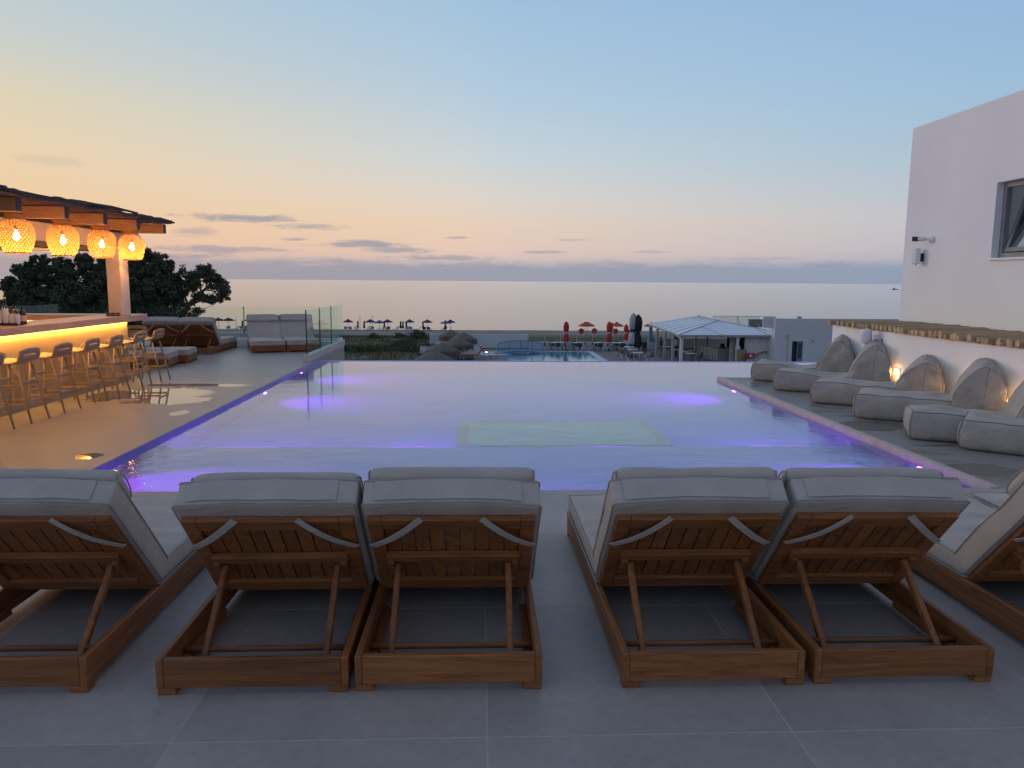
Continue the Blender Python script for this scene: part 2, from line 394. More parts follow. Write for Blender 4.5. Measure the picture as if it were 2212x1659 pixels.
MB().box(tx0 - 6 * tp, tx0 + 6 * tp, -6, .342, -.012, 0).build('floor_margin', M['tile'], floor)
# left deck, right deck
struct(MB().box(-14, -3.27, 5.719, 18.5, -3.5, 0).build('left_deck', M['deckL']))
rd = MB().box(4.14, 8.2, 5.719, 12.74, -3.5, -.0015)
struct(rd.build('right_deck', M['deckR']))
cp = MB().box(4.05, 4.136, 5.719, 12.74, -.10, .012)
struct(cp.build('coping', M['coping'], bevel=.006))

# the pool: basin, water, submerged shelf and platform
WZ = -.045
basin = struct(MB().box(-3.27, 8.2, 5.719, 15.6, -1.4, -1.2).build('pool_floor', M['poolwall']))
bw = MB(); bw.box(-3.31, -3.266, 5.72, 15.6, -1.2, -.004); bw.box(-3.27, 4.09, 5.716, 5.74, -1.2, -.006); bw.box(4.09, 4.134, 5.74, 12.74, -1.2, -.10); bw.box(4.134, 8.2, 12.742, 12.78, -1.2, -.006)
bw.box(-3.33, 8.6, 15.6, 15.74, -4.5, WZ + .004); bw.box(8.2, 8.5, 12.74, 15.6, -1.2, 0)
struct(bw.build('pool_wall', M['poolwall'], basin))
bb = MB(); bb.box(-3.2655, -3.262, 5.745, 15.6, -1.19, -.006); bb.box(4.083, 4.0895, 5.745, 12.74, -1.19, -.10); bb.build('mosaic_band', M['poolband'], basin)
sh = MB().box(-3.266, 4.09, 5.74, 7.95, -1.2, -.5)
sh.build('shelf', M['poolwall'], basin)
pl = MB().box(-.25, 2.11, 8.05, 9.42, -1.2, -.51)
M['plat'] = pm('pale_green_mosaic', (.46, .66, .62), .5, .06, 4.)
plo = pl.build('submerged_platform', M['plat'], basin)
bd = MB(); bd.box(-.25, 2.11, 9.32, 9.42, -.509, -.50); bd.box(-.25, -.13, 8.05, 9.32, -.509, -.50); bd.box(1.99, 2.11, 8.05, 9.32, -.509, -.50)
bd.build('platform_border', pm('beige_mosaic_band', (.50, .50, .50), .5), plo)

def watermat(name, tint, b1, b2, body=None, rough=0.02, dist=.02):
    m = bpy.data.materials.new(name); m.use_nodes = True; t = NT(m.node_tree); t.n.clear()
    tc = t.new('ShaderNodeTexCoord'); v = tc.outputs['Object']; s = t.new('ShaderNodeSeparateXYZ'); t.l.new(v, s.inputs[0])
    n1 = t.noise(t.mapping(v, (1., 1.25, 1), rot=(0, 0, .25)), b1[0], 3., .5, .8)
    n2 = t.noise(t.mapping(v, (1., 1.7, 1), rot=(0, 0, -.2)), b2[0], 3., .55, .4)
    amp = t.mrange(t.noise(v, .35, 2.), .35, .7, .35, 1.2)
    # choppy rings where the inlets well up
    ring = None
    for (x, y, r) in ((-.93, 8.75, .8), (2.12, 6.85, .9), (3.3, 7.3, .6)):
        ex = t.math('SUBTRACT', s.outputs[0], x); ey = t.math('SUBTRACT', s.outputs[1], y)
        q = t.mrange(t.math('SQRT', t.math('ADD', t.math('MULTIPLY', ex, ex), t.math('MULTIPLY', ey, ey))), 0., r, 3.0, 0., True)
        ring = q if ring is None else t.math('ADD', ring, q)
    calm = t.mrange(s.outputs[1], 8., 14.5, 1., .3)
    h = t.math('ADD', t.math('MULTIPLY', n1, b1[1]), t.math('MULTIPLY', n2, t.math('ADD', b2[1], t.math('MULTIPLY', ring, b2[1] * .8))))
    h = t.math('MULTIPLY', h, t.math('MULTIPLY', amp, calm))
    b = t.new('ShaderNodeBump'); b.inputs['Strength'].default_value = 1.; b.inputs['Distance'].default_value = dist
    t.put(b.inputs['Height'], h)
    gl = t.new('ShaderNodeBsdfGlass'); gl.inputs[0].default_value = tuple(tint) + (1,); gl.inputs['Roughness'].default_value = rough; gl.inputs['IOR'].default_value = 1.33; t.l.new(b.outputs[0], gl.inputs['Normal'])
    o = t.new('ShaderNodeOutputMaterial'); t.l.new(gl.outputs[0], o.inputs[0]); return m
M['water'] = watermat('pool_water', (.97, .985, 1.), (2.2, .36), (7., .17), rough=0.)
wm = MB(); wm.add([(-3.266, 5.74, WZ), (4.09, 5.74, WZ), (4.09, 12.78, WZ), (8.2, 12.78, WZ), (8.2, 15.6, WZ), (-3.266, 15.6, WZ)], [(0, 1, 2, 3, 4, 5)])
struct(wm.build('pool_water', M['water']))

# pool lamps: violet discs in the side walls, slim light bars along the shelf edge
LEDC = (.50, .02, 1.0)
M['led'] = emit('violet_led', (.62, .12, 1.0), 14.)
M['ledring'] = pm('lamp_ring', (.7, .7, .72), .4)
PW_ = 90.
def pool_light(x, y, z, nx, label, power):
    t = thing('pool_light', label, 'pool light', (x, y, z), 0, 'violet lamps in the pool walls')
    a = MB(); a.tube([(0, 0, 0), (nx * .012, 0, 0)], .09, 20); a.build('rim', M['ledring'], t)
    a = MB(); a.tube([(nx * .012, 0, 0), (nx * .024, 0, 0)], [.075, .06], 18); a.build('lens', M['led'], t)
    ld = bpy.data.lights.new('lamp_glow', 'SPOT'); lo = bpy.data.objects.new('lamp_glow', ld); col.objects.link(lo); lo.parent = t
    ld.energy = power; ld.color = LEDC; ld.shadow_soft_size = .04; ld.spot_size = R(92); ld.spot_blend = 1.
    lo.location = (nx * .06, 0, 0); lo.rotation_euler = Vector((-nx, 0, .95 if power > PW_ else .7)).to_track_quat('Z', 'Y').to_euler()
    return t
PW = 74.
pool_light(-3.261, 6.52, -.20, 1, 'violet pool lamp in the left wall nearest the loungers', PW * 1.8)
pool_light(-3.261, 11.57, -.45, 1, 'violet pool lamp halfway along the left pool wall', PW)
pool_light(-3.261, 13.94, -.35, 1, 'violet pool lamp in the left wall by the glass screen', PW)
pool_light(4.082, 11.9, -.52, -1, 'violet pool lamp below the corner of the bean bag deck', PW)
pool_light(4.082, 6.68, -.23, -1, 'violet pool lamp in the right wall nearest the loungers', PW * 1.8)
# lamps in the near wall under the loungers' edge (seen only by their glow on the shelf)
for i, (x, lb) in enumerate(((-1.6, 'left'), (.55, 'middle'), (2.6, 'right'))):
    t = thing('pool_light', 'violet lamp under the near pool edge, %s of three' % lb, 'pool light', (x, 5.742, -.28), 0, 'violet lamps in the pool walls')
    a = MB(); a.tube([(0, 0, 0), (0, .012, 0)], .062, 20); a.build('rim', M['ledring'], t)
    a = MB(); a.tube([(0, .012, 0), (0, .024, 0)], [.046, .038], 18); a.build('lens', M['led'], t)
    ld = bpy.data.lights.new('lamp_glow', 'SPOT'); lo = bpy.data.objects.new('lamp_glow', ld); col.objects.link(lo); lo.parent = t
    ld.energy = PW * .16; ld.color = LEDC; ld.shadow_soft_size = .04; ld.spot_size = R(165); ld.spot_blend = .6
    lo.location = (0, .06, 0); lo.rotation_euler = Vector((0, -1, .25)).to_track_quat('Z', 'Y').to_euler()
for i, (x, lb) in enumerate(((-2.47, 'leftmost of four'), (-.64, 'left of the pale platform'), (1.36, 'in front of the pale platform'), (3.23, 'rightmost of four'))):
    a = MB(); L = .34
    n = 12
    a.tube([(-L + 2 * L * k / n, 0, 0) for k in range(n + 1)], [0.002 + .006 * max(0., 1 - ((k / n - .5) * 2) ** 2) for k in range(n + 1)], 8)
    o = a.build('light_bar', emit('violet_bar_%d' % i, (.45, .06, 1.), 1.3)); o.location = (x, 7.955, -.496)
    tag(o, 'thin violet light bar on the underwater step, ' + lb, 'pool light', 'violet light bars on the step')
    ld = bpy.data.lights.new('bar_glow', 'POINT'); lo = bpy.data.objects.new('bar_glow', ld); col.objects.link(lo); lo.parent = o
    ld.energy = 16.; ld.color = (.38, .08, 1.); ld.shadow_soft_size = .06; lo.location = (0, .14, -.30)

# ground, beach and sea far below the terrace
def gz(x, y):
    if y < 82: z = -5.03
    elif y < 96: z = -5.03 - (y - 82) / 14 * .35
    else: z = -5.38 - (y - 96) / 54 * 2.62 - max(0, y - 150) * .05
    if y > 84: z += .05 * fbm((x, y, 0), .25) + .03 * fbm((x, y, 0), .9)
    if x < -2 and 50 < y < 104: z += .42 * max(0., min(1., (-2 - x) / 5)) * (0.5 + fbm((x, y, 3), .11)) * min(1, (104 - y) / 12)
    return z
gm = MB(); xs = [-160 + 4 * i for i in range(28)] + [-48 + 1.2 * i for i in range(81)] + [52 + 5 * i for i in range(24)]
ys = [8 + 3 * i for i in range(17)] + [59 + 1.2 * i for i in range(92)] + [172]
vs = [(x, y, gz(x, y)) for y in ys for x in xs]; nx = len(xs)
gm.add(vs, [(j * nx + i, j * nx + i + 1, (j + 1) * nx + i + 1, (j + 1) * nx + i) for j in range(len(ys) - 1) for i in range(nx - 1)])
def groundmat():
    m = bpy.data.materials.new('sand_and_scrub'); m.use_nodes = True; t = NT(m.node_tree); p = t.n['Principled BSDF']
    tc = t.new('ShaderNodeTexCoord'); v = tc.outputs['Object']; s = t.new('ShaderNodeSeparateXYZ'); t.l.new(v, s.inputs[0])
    n = t.noise(v, .35, 6., .65); f = t.noise(v, 6., 4., .7)
    sand = t.ramp(f, [(.3, (.17, .15, .135, 1)), (.7, (.25, .22, .19, 1))])
    wetb = t.mrange(s.outputs[1], 143, 149, 0., 1.); sand = t.mix(wetb, sand, (.07, .065, .066, 1))
    scrub = t.ramp(n, [(.35, (.045, .06, .028, 1)), (.62, (.13, .115, .06, 1))])
    k = t.mrange(t.math('ADD', s.outputs[1], t.math('MULTIPLY', t.math('SUBTRACT', n, .5), 14.)), 94, 99, 1., 0.)
    t.put(p.inputs['Base Color'], t.mix(k, sand, scrub)); p.inputs['Roughness'].default_value = .95
    return m
struct(gm.build('ground', groundmat(), smooth=True))
def seamat():
    m = bpy.data.materials.new('sea_water'); m.use_nodes = True; t = NT(m.node_tree); t.n.clear()
    tc = t.new('ShaderNodeTexCoord'); v = tc.outputs['Object']
    n1 = t.noise(t.mapping(v, (.035, .16, 1)), 1., 5., .62, .4); n2 = t.noise(t.mapping(v, (.3, 1., 1)), 1., 3., .6)
    n3 = t.noise(t.mapping(v, (.004, .02, 1)), 1., 4., .6, .6)
    h = t.math('ADD', t.math('MULTIPLY', n1, 1.3), t.math('ADD', t.math('MULTIPLY', n2, .28), t.math('MULTIPLY', n3, 2.)))
    b = t.new('ShaderNodeBump'); b.inputs['Strength'].default_value = .16; b.inputs['Distance'].default_value = .5
    t.put(b.inputs['Height'], h)
    gl = t.new('ShaderNodeBsdfGlossy'); gl.inputs['Roughness'].default_value = .17; gl.inputs[0].default_value = (.93, .89, .87, 1); t.l.new(b.outputs[0], gl.inputs['Normal'])
    df = t.new('ShaderNodeBsdfDiffuse'); df.inputs[0].default_value = (.08, .11, .13, 1)
    fr = t.new('ShaderNodeFresnel'); fr.inputs[0].default_value = 1.33
    mx = t.new('ShaderNodeMixShader'); t.l.new(fr.outputs[0], mx.inputs[0]); t.l.new(df.outputs[0], mx.inputs[1]); t.l.new(gl.outputs[0], mx.inputs[2])
    o = t.new('ShaderNodeOutputMaterial'); t.l.new(mx.outputs[0], o.inputs[0])
    return m
sm = MB(); sm.add([(-40000, 140, -8), (40000, 140, -8), (40000, 45000, -8), (-40000, 45000, -8)], [(0, 1, 2, 3)])
struct(sm.build('sea', seamat()))
# a thin line of foam where the ripples run out
fo = MB(); pts = [(-150 + 3 * i, 150.2 + .5 * fbm((i * 3, 0, 0), .13) , -7.97) for i in range(100)]
for i in range(99):
    a, b = pts[i], pts[i + 1]; wd = .12 + .25 * abs(fbm((i, 5, 0), .3))
    fo.add([a, b, (b[0], b[1] + wd, b[2]), (a[0], a[1] + wd, a[2])], [(0, 1, 2, 3)])
tag(fo.build('foam_line', pm('foam', (.55, .55, .56), .6)), 'thin pale foam line where the sea meets the beach', 'foam', kind='stuff')
bt = thing('boat', 'tiny dark boat far out on the sea beside the white building', 'boat', (711.8, 1288, -8), R(-30))
M['boatd'] = pm('boat_dark', (.10, .12, .14), .6); a = MB(); a.prism([(-5, 0, 0), (5, 0, 0), (6.5, 0, 1.3), (-5.5, 0, 1.1)], (0, 2.2, 0)); a.build('hull', M['boatd'], bt)
MB().box(-2.4, .4, .4, 1.8, 1.1, 2.8).build('cabin', M['boatd'], bt); MB().tube([(-.5, 1.1, 2.8), (-.7, 1.1, 4.4)], .12, 6).build('mast', M['boatd'], bt)
# ================================================================== SUN LOUNGERS
TD, TL = (.14, .048, .014), (.37, .140, .043)
M['teakx'] = wood('teak_x', TD, TL, 'x'); M['teaky'] = wood('teak_y', TD, TL, 'y'); M['teakz'] = wood('teak_z', TD, TL, 'z')
M['cush'] = fabric('grey_canvas', (.495, .432, .39), wr=.6); M['cushp'] = fabric('grey_piping', (.38, .335, .305), wr=.1)
M['webb'] = fabric('webbing_strap', (.50, .45, .41), weave=160., wr=.5)
def edge_path(warp, pts, seg=14):
    out = []
    for a, b in zip(pts[:-1], pts[1:]):
        a, b = Vector(a), Vector(b)
        for i in range(seg): out.append(warp(a.lerp(b, i / seg)))
    out.append(warp(Vector(pts[-1]))); return out
def ring_pts(hx, hy, z, r):
    pts = []
    for cx, cy, a0 in ((hx - r, hy - r, 0), (-hx + r, hy - r, 90), (-hx + r, -hy + r, 180), (hx - r, -hy + r, 270)):
        for k in range(4): a = R(a0 + 30 * k); pts.append((cx + r * math.cos(a), cy + r * math.sin(a), z))
    return pts + [pts[0]]
LW, LL = .3675, 1.88
HY, HZ, TY, TZ = .69, .158, .285, .615          # hinge and top of the backrest in the side view
BT = Vector((0, TY - HY, TZ - HZ)); BL = BT.length; BT.normalize(); BN = Vector((0, -BT.z, BT.y))   # BN points to the rear and down
if BN.z > 0: BN = -BN
def bp(x, s, off): return Vector((x, HY, HZ)) + BT * s + BN * off
def make_lounger(name, label, cat, group, seed=0):
    wk = .004 + .004 * abs(math.sin(seed * 2.3)); sg = .5 + abs(math.sin(seed * 1.7))
    t = thing(name, label, cat, group=group)
    for sx in (-1, 1):
        MB().box(min(sx * LW, sx * (LW - .028)), max(sx * LW, sx * (LW - .028)), 0, LL, .028, .148).build('side_rail', M['teaky'], t, bevel=.004)
        MB().box(min(sx * (LW - .0285), sx * (LW - .062)), max(sx * (LW - .0285), sx * (LW - .062)), .10, .66, .030, .066).build('ledge', M['teaky'], t, bevel=.003)
    MB().box(-LW + .0285, LW - .0285, .002, .030, .030, .147).build('rear_board', M['teakx'], t, bevel=.003)
    MB().box(-LW + .0285, LW - .0285, LL - .030, LL - .002, .030, .147).build('foot_board', M['teakx'], t, bevel=.003)
    for sx in (-1, 1):
        for y in (.004, LL - .064):
            MB().box(min(sx * (LW - .002), sx * (LW - .072)), max(sx * (LW - .002), sx * (LW - .072)), y, y + .06, 0, .029).build('foot', M['teakx'], t, bevel=.003)
    # bed slats under the mattress
    for k in range(9):
        y = .74 + .125 * k
        MB().box(-LW + .029, LW - .029, y, y + .095, .118, .136).build('bed_slat', M['teakx'], t)
    # backrest: framed panel of slats that leans back towards the head end
    BW = .352; a = MB()
    for sx in (-1, 1): a.obox(bp(sx * (BW - .03), BL / 2, .0), (.03, 0, 0), BT * (BL / 2), BN * .014)
    for s0, hw, pr in ((BL - .036, .036, .0005), (.036, .036, .0005)): a.obox(bp(0, s0, pr), (BW - .0605, 0, 0), BT * hw, BN * .014)
    a.obox(bp(0, BL * .50, .016), (BW - .055, 0, 0), BT * .025, BN * .016)
    br = a.build('backrest', M['teakx'], t, bevel=.003)
    ns = 9; span = 2 * (BW - .0605); sw = span / ns
    for k in range(ns):
        x = -span / 2 + sw * (k + .5)
        MB().obox(bp(x, BL / 2, -.007), (sw / 2 - .0035, 0, 0), BT * (BL / 2 - .05), BN * .006).build('slat', M['teakz'], br)
    for sx in (-1, 1):   # hinged props and their pivot blocks
        MB().obox(bp(sx * (BW - .075), BL * .40, .030), (.014, 0, 0), BT * .055, BN * .018).build('pivot_block', M['teakz'], t, bevel=.003)
        p0 = bp(sx * (BW - .105), BL * .42, .030); p1 = Vector((sx * (BW - .105), .185, .055))
        MB().bar(p0, p1, .026, .034, (0, 1, 0)).build('prop', M['teakz'], t, bevel=.004)
    a = MB(); a.tube([(-LW + .03, .215, .082), (LW - .03, .215, .082)], .0135, 10); a.build('cross_rod', M['teakx'], t, smooth=True)
    # straps from the cushion back to the stiles
    for sx in (-1, 1):
        a = MB(); n = 10; L = []
        for k in range(n + 1):
            u = k / n; x = sx * (.125 + .225 * u); s = BL + .018 - (.225 * u) + .03 * u * (1 - u) ; off = .018 + .022 * math.sin(math.pi * u)
            L.append(bp(x, s, off))
        for k in range(n):
            p, q = L[k], L[k + 1]; d = (q - p).normalized(); wv = d.cross(BN).normalized() * .0155
            th = BN * .002
            a.add([p - wv - th, p + wv - th, q + wv - th, q - wv - th, p - wv + th, p + wv + th, q + wv + th, q - wv + th], [(0, 1, 2, 3), (7, 6, 5, 4), (0, 3, 7, 4), (1, 5, 6, 2)])
        a.build('strap', M['webb'], t)
    # mattress
    def seatwarp(q):
        x, y, z = q; zz = z
        if z > 0: zz += .012 * (1 - (x / .36) ** 2) * (1 - (y / .6) ** 4) + .010 * fbm((x, y * 3.2, z), 3.2, 2 + seed) + wk * math.sin(y * 34 + 3 * fbm((x, y, 0), 3., seed)) * max(0, 1 - abs(y + .25) * 2.2)
        return Vector((x + .003 * fbm((x, y, z), 5, seed), y, zz))
    a = MB(); a.rbox((LW - .004, .59, .054), .028, (14, 30, 5), seatwarp)
    sc_ = a.build('seat_cushion', M['cush'], t, smooth=True); sc_.location = (0, LL - .592, .2035)
    for zz in (.047, -.047):
        a = MB(); a.tube(edge_path(seatwarp, ring_pts(LW - .003, .591, zz, .03), 3), .0042, 6, False); a.build('piping', M['cushp'], sc_, smooth=True)
    CH = .349; CT = .064
    def backwarp(q):
        x, y, z = q
        zz = z + (.012 * (1 - (x / .37) ** 2) * (1 - (y / .39) ** 2) if z > 0 else 0)
        d = .006 * fbm((x, y, z), 4., 9 + seed) + .003 * fbm((x, y, z), 11., 5 + seed)
        yy = y + (.013 * sg * fbm((x * 2, z * .5, .3), 1.6, 4 + seed) - .010 * sg * (x / .37) ** 2 if y > .3 else 0)
        return Vector((x + d, yy, zz + d))
    rot = Matrix((Vector((-1, 0, 0)), BT, -BN)).transposed().to_4x4()
    a = MB(); a.rbox((LW + .004, CH, CT), .012, (14, 16, 5), backwarp)
    bc = a.build('back_cushion', M['cush'], t, smooth=True)
    bc.matrix_basis = Matrix.Translation(bp(0, CH - .0 + .0, -.015 - CT)) @ rot
    for zz in (CT - .007, -CT + .007):
        a = MB(); a.tube(edge_path(backwarp, ring_pts(LW + .005, CH + .001, zz, .014), 3), .0045, 6, False); a.build('piping', M['cushp'], bc, smooth=True)
    # stitched flap along the head end
    a = MB(); n = 20
    for j, (z0, z1, yo) in enumerate(((-.044, -.026, .007), (-.026, .052, .0035))):
        vs = []
        for k in range(n + 1):
            x = -LW + .075 + (2 * LW - .12) * k / n
            for z in (z0, z1): vs.append(backwarp(Vector((x, CH, z))) + Vector((0, yo * (1 if z == z0 or j else .5), 0)))
        a.add(vs, [(2 * k, 2 * k + 1, 2 * k + 3, 2 * k + 2) for k in range(n)])
    a.build('flap', M['cush'], bc, smooth=True)
    # head pillow lying over the front of the cushion
    def pw(q):
        x, y, z = q; e = 1 - .10 * (abs(x) / .34) ** 6
        return Vector((x, y * e + .006 * math.sin(x * 6 + seed), z * e + .005 * fbm((x, y, z), 5, seed)))
    a = MB(); a.rbox((LW - .012, .10, .036), .033, (18, 8, 4), pw)
    pi = a.build('pillow', M['cush'], t, smooth=True)
    pi.matrix_basis = Matrix.Translation(bp(0, 2 * CH - .105, -.015 - 2 * CT - .030)) @ rot
    for sx in (-1, 1):
        a = MB(); ring = []
        for k in range(17):
            an = 2 * math.pi * k / 16; ring.append(pw(Vector((sx * (LW - .016), .094 * math.cos(an), .036 * math.sin(an)))))
        a.tube(ring, .0035, 6, False); a.build('piping', M['cushp'], pi, smooth=True)
    return t
GN = 'teak loungers along the near pool edge'
LBL = ['teak lounger leftmost in the near row, its left side cut by the frame', 'teak lounger on the left of the left middle pair, head end to the viewer',
       'teak lounger on the right of the left middle pair, seen square from behind', 'teak lounger on the left of the right middle pair, pale mattress showing beside it',
       'teak lounger on the right of the right middle pair, pillow poking up', 'teak lounger cut by the right edge of the picture, wrinkled mattress', 'teak lounger mostly outside the right edge, only its mattress foot showing',
       'teak lounger mostly outside the left edge, beside the leftmost one']
LX = [-1.885, -.877, -.118, .936, 1.715, 2.785, 3.56]
LY = [2.838, 2.812, 2.816, 2.812, 2.818, 2.83, 2.83]
NEAR = []
for i in range(7):
    o = make_lounger('sun_lounger', LBL[i], 'sun lounger', GN, i * 5.3 + 1.1); o.location = (LX[i], LY[i], 0); o.rotation_euler = (0, 0, (0, .006, -.005, .004, -.006, .008, 0)[i]); NEAR.append(o)
P1 = reg(NEAR[1])
PJ = [(0, -.008, 0), (.014, -.026, -.0), (0, .012, .0), (.004, .008, .0), (-.03, -.004, .0), (0, 0, 0), (0, 0, 0)]
PR = [.0, -.025, -.012, .004, .03, 0, 0]
for o, j, rr in zip(NEAR, PJ, PR):
    for c in o.children:
        if c.name.startswith('pillow'):
            c.matrix_basis = Matrix.Translation(Vector((j[0], 0, 0)) + BT * j[1] - BN * abs(j[2])) @ c.matrix_basis @ Matrix.Rotation(rr, 4, 'Z')
        if c.name.startswith('back_cushion'):
            c.matrix_basis = c.matrix_basis @ Matrix.Rotation(random.uniform(-.012, .012), 4, 'Z')
# far deck of loungers on the left terrace
def place(x, y, rz, label, group): return dup(P1, (x, y, 0), R(rz), label, group)
place(-6.11, 16.40, 0, 'teak lounger seen from behind left of the bar end, the right one of its pair', 'loungers on the left deck')
place(-6.86, 16.42, 0, 'teak lounger seen from behind left of the bar end, the left one of its pair', 'loungers on the left deck')
place(-7.52, 14.06, -83, 'teak lounger with its foot end towards the pool, just behind the last bar stool', 'loungers on the left deck')
place(-7.46, 14.84, -83, 'teak lounger with its foot end towards the pool, second behind the bar stools', 'loungers on the left deck')
# the pair that faces the viewer: foot end near, head end by the glass
hd = Vector((-.33, .944, 0)); ed = Vector((.944, .33, 0))
for k, lb in enumerate(('left of the pair facing the viewer by the glass', 'right of the pair facing the viewer, behind glass')):
    foot = Vector((-4.98, 16.80, 0)) + ed * (.37 + .75 * k); head = foot + hd * LL
    place(head.x, head.y, 180 + 19.3, 'teak lounger, ' + lb, 'loungers on the left deck')

# ================================================================== LEFT TERRACE EDGE AND GLASS
M['glass'] = glassmat('clear_glass', (.93, .975, .96), 1.25); M['glassedge'] = glassmat('glass_edge', (.35, .55, .48))
M['alu'] = pm('grey_aluminium', (.42, .43, .44), .45, .06, 5., metal=.3); M['blackmetal'] = pm('black_metal', (.02, .02, .022), .45)
pw_ = MB(); pw_.box(-14, -3.36, 18.5, 18.86, -3.5, .20)
tag(pw_.build('parapet', M['white'], bevel=.01), 'low white parapet at the far end of the left deck', 'wall')
t = thing('glass_railing', 'frameless glass railing on the far parapet of the left deck', 'railing', (-8, 18.68, .2), world=True)
MB().box(-14, -3.42, 18.62, 18.74, .2005, .31).build('base_channel', M['alu'], t)
gx = [-13.9, -12.2, -10.5, -8.9, -7.25, -5.68, -3.44]
for a_, b_2 in zip(gx[:-1], gx[1:]): MB().box(a_ + .008, b_2 - .008, 18.674, 18.686, .312, .95).build('glass_panel', M['glass'], t)
for g_ in gx[1:-1]: MB().box(g_ - .012, g_ + .012, 18.668, 18.692, .312, .95).build('panel_joint', M['glassedge'], t)
t = thing('glass_railing', 'teal tinted glass railing on the left side of the far deck, beneath the trees', 'railing', (-8.4, 15.5, 0), world=True)
M['glassteal'] = glassmat('teal_glass', (.62, .80, .76))
MB().box(-10.05, -9.95, 13.0, 18.4, 0, .12).build('base_channel', M['alu'], t)
for y0 in (13.0, 14.4, 15.8, 17.2): MB().box(-10.006, -9.994, y0 + .01, y0 + 1.38, .121, .98).build('glass_panel', M['glassteal'], t)
# wall and glass screen that run along the pool beyond the infinity edge
tag(MB().box(-3.62, -3.332, 15.10, 18.86, -3.5, -.004).build('terrace_wall', M['white']), 'white terrace wall under the glass screen beside the infinity edge', 'wall')
t = thing('glass_screen', 'frameless glass screen on a stone kerb at the pool corner', 'glass screen', (-3.4, 15.1, 0), world=True)
MB().box(-3.46, -3.325, 15.05, 18.98, -.003, .135).build('kerb', pm('pale_stone_kerb', (.60, .56, .47), .6, .08, 8., .1), t, bevel=.006)
gy = [15.09, 16.36, 17.61, 19.05]
M['screenglass'] = glassmat('screen_glass', (.88, .96, .94), 1.16)
for a_, b_2 in zip(gy[:-1], gy[1:]): MB().box(-3.400, -3.386, a_ + .012, b_2 - .012, .136, 1.01).build('glass_panel', M['screenglass'], t)
for k, g_ in enumerate(gy[:-1]): MB().box(-3.403, -3.383, g_ - .011, g_ + .011, .136, 1.012).build('edge_strip', M['blackmetal'], t)
# towel-like strap hanging over the wall top at the waterline
# ================================================================== RIGHT SIDE: LOW WALL, LOG ROOF, BUILDING
tag(MB().box(5.9, 6.08, 2.2, 12.52, -.2, .915).build('low_wall', M['white'], bevel=.012), 'low white wall behind the bean bags, under the log roof', 'wall')
M['log'] = wood('pole_wood', (.24, .155, .085), (.48, .34, .19), 'x', 1., .75, .25); M['logend'] = pm('pole_cut_end', (.50, .34, .19), .8, .2, 14., rand=.25)
lr = thing('log_roof', 'flat roof of round wooden poles above the low white wall', 'roof', (6.5, 8, .92), world=True)
y = 12.46; i = 0
while y > 4.0:
    r = random.uniform(.034, .047); y -= r
    x0 = 5.84 + random.uniform(-.05, .05); x1 = 7.05 + random.uniform(-.03, .04); zc_ = .918 + r
    n = 9; pts = []; rs = []
    for k in range(5):
        u = k / 4; pts.append((x0 + (x1 - x0) * u, y + random.uniform(-.006, .006), zc_ + random.uniform(0, .008))); rs.append(r * (1 + .05 * math.sin(u * 5 + i)) * (1 - .08 * u))
    a = MB(); a.cur = 0; a.tube(pts, rs, n, False); m0 = len(a.f); a.cur = 1
    a.add(a.v[:n], [tuple(range(n - 1, -1, -1))]); a.add(a.v[4 * n:5 * n], [tuple(range(n))])
    a.build('log', [M['log'], M['logend']], lr, smooth=False)
    y -= r + random.uniform(.004, .014); i += 1
tag(MB().box(6.0, 7.05, 7.55, 7.68, 1.03, 1.055).build('board', wood('pale_board', (.55, .42, .27), (.72, .58, .4), 'x'), bevel=.003), 'pale loose board lying on the pole roof', 'board')
b = thing('white_building', 'tall white rendered building on the right edge', 'building', (7.1, 9, 0), world=True)
# wall with a real window opening
WY0, WY1, WZ0, WZ1 = 8.9, 10.44, 1.965, 2.99; TOP = 4.13
a = MB(); x0, x1 = 7.1, 7.34
a.box(x0, x1, WY1, 12.65, -.2, TOP); a.box(x0, x1, 0, WY0, -.2, TOP); a.box(x0, x1, WY0, WY1, -.2, WZ0); a.box(x0, x1, WY0, WY1, WZ1, TOP); a.box(x1, 13, 12.45, 12.65, -.2, TOP)
a.build('wall', M['white'], b)
MB().box(7.34, 13, 0, 12.45, 3.9, 4.05).build('roof', M['white'], b)
MB().box(7.345, 10.5, 8.2, 11.5, 1.2, 1.21).build('room_floor', M['dark'], b); MB().box(9.0, 9.02, 8.2, 11.5, 1.2, 3.5).build('room_back', pm('room_wall', (.10, .09, .08), .9), b)
M['upvc'] = pm('grey_window_frame', (.24, .24, .245), .4)
wn = MB(); fw = .07
wn.box(7.20, 7.27, WY1 - fw, WY1 - .001, WZ0 + .001, WZ1 - .001); wn.box(7.20, 7.27, WY0 + .001, WY0 + fw, WZ0 + .001, WZ1 - .001)
wn.box(7.20, 7.27, WY0 + fw, WY1 - fw, WZ0 + .001, WZ0 + fw); wn.box(7.20, 7.27, WY0 + fw, WY1 - fw, WZ1 - fw, WZ1 - .001)
wo_ = wn.build('window', M['upvc'], b)
MB().box(7.06, 7.20, WY0 - .02, WY1 + .02, WZ0 - .03, WZ0 + .0005).build('sill', M['white'], wo_)
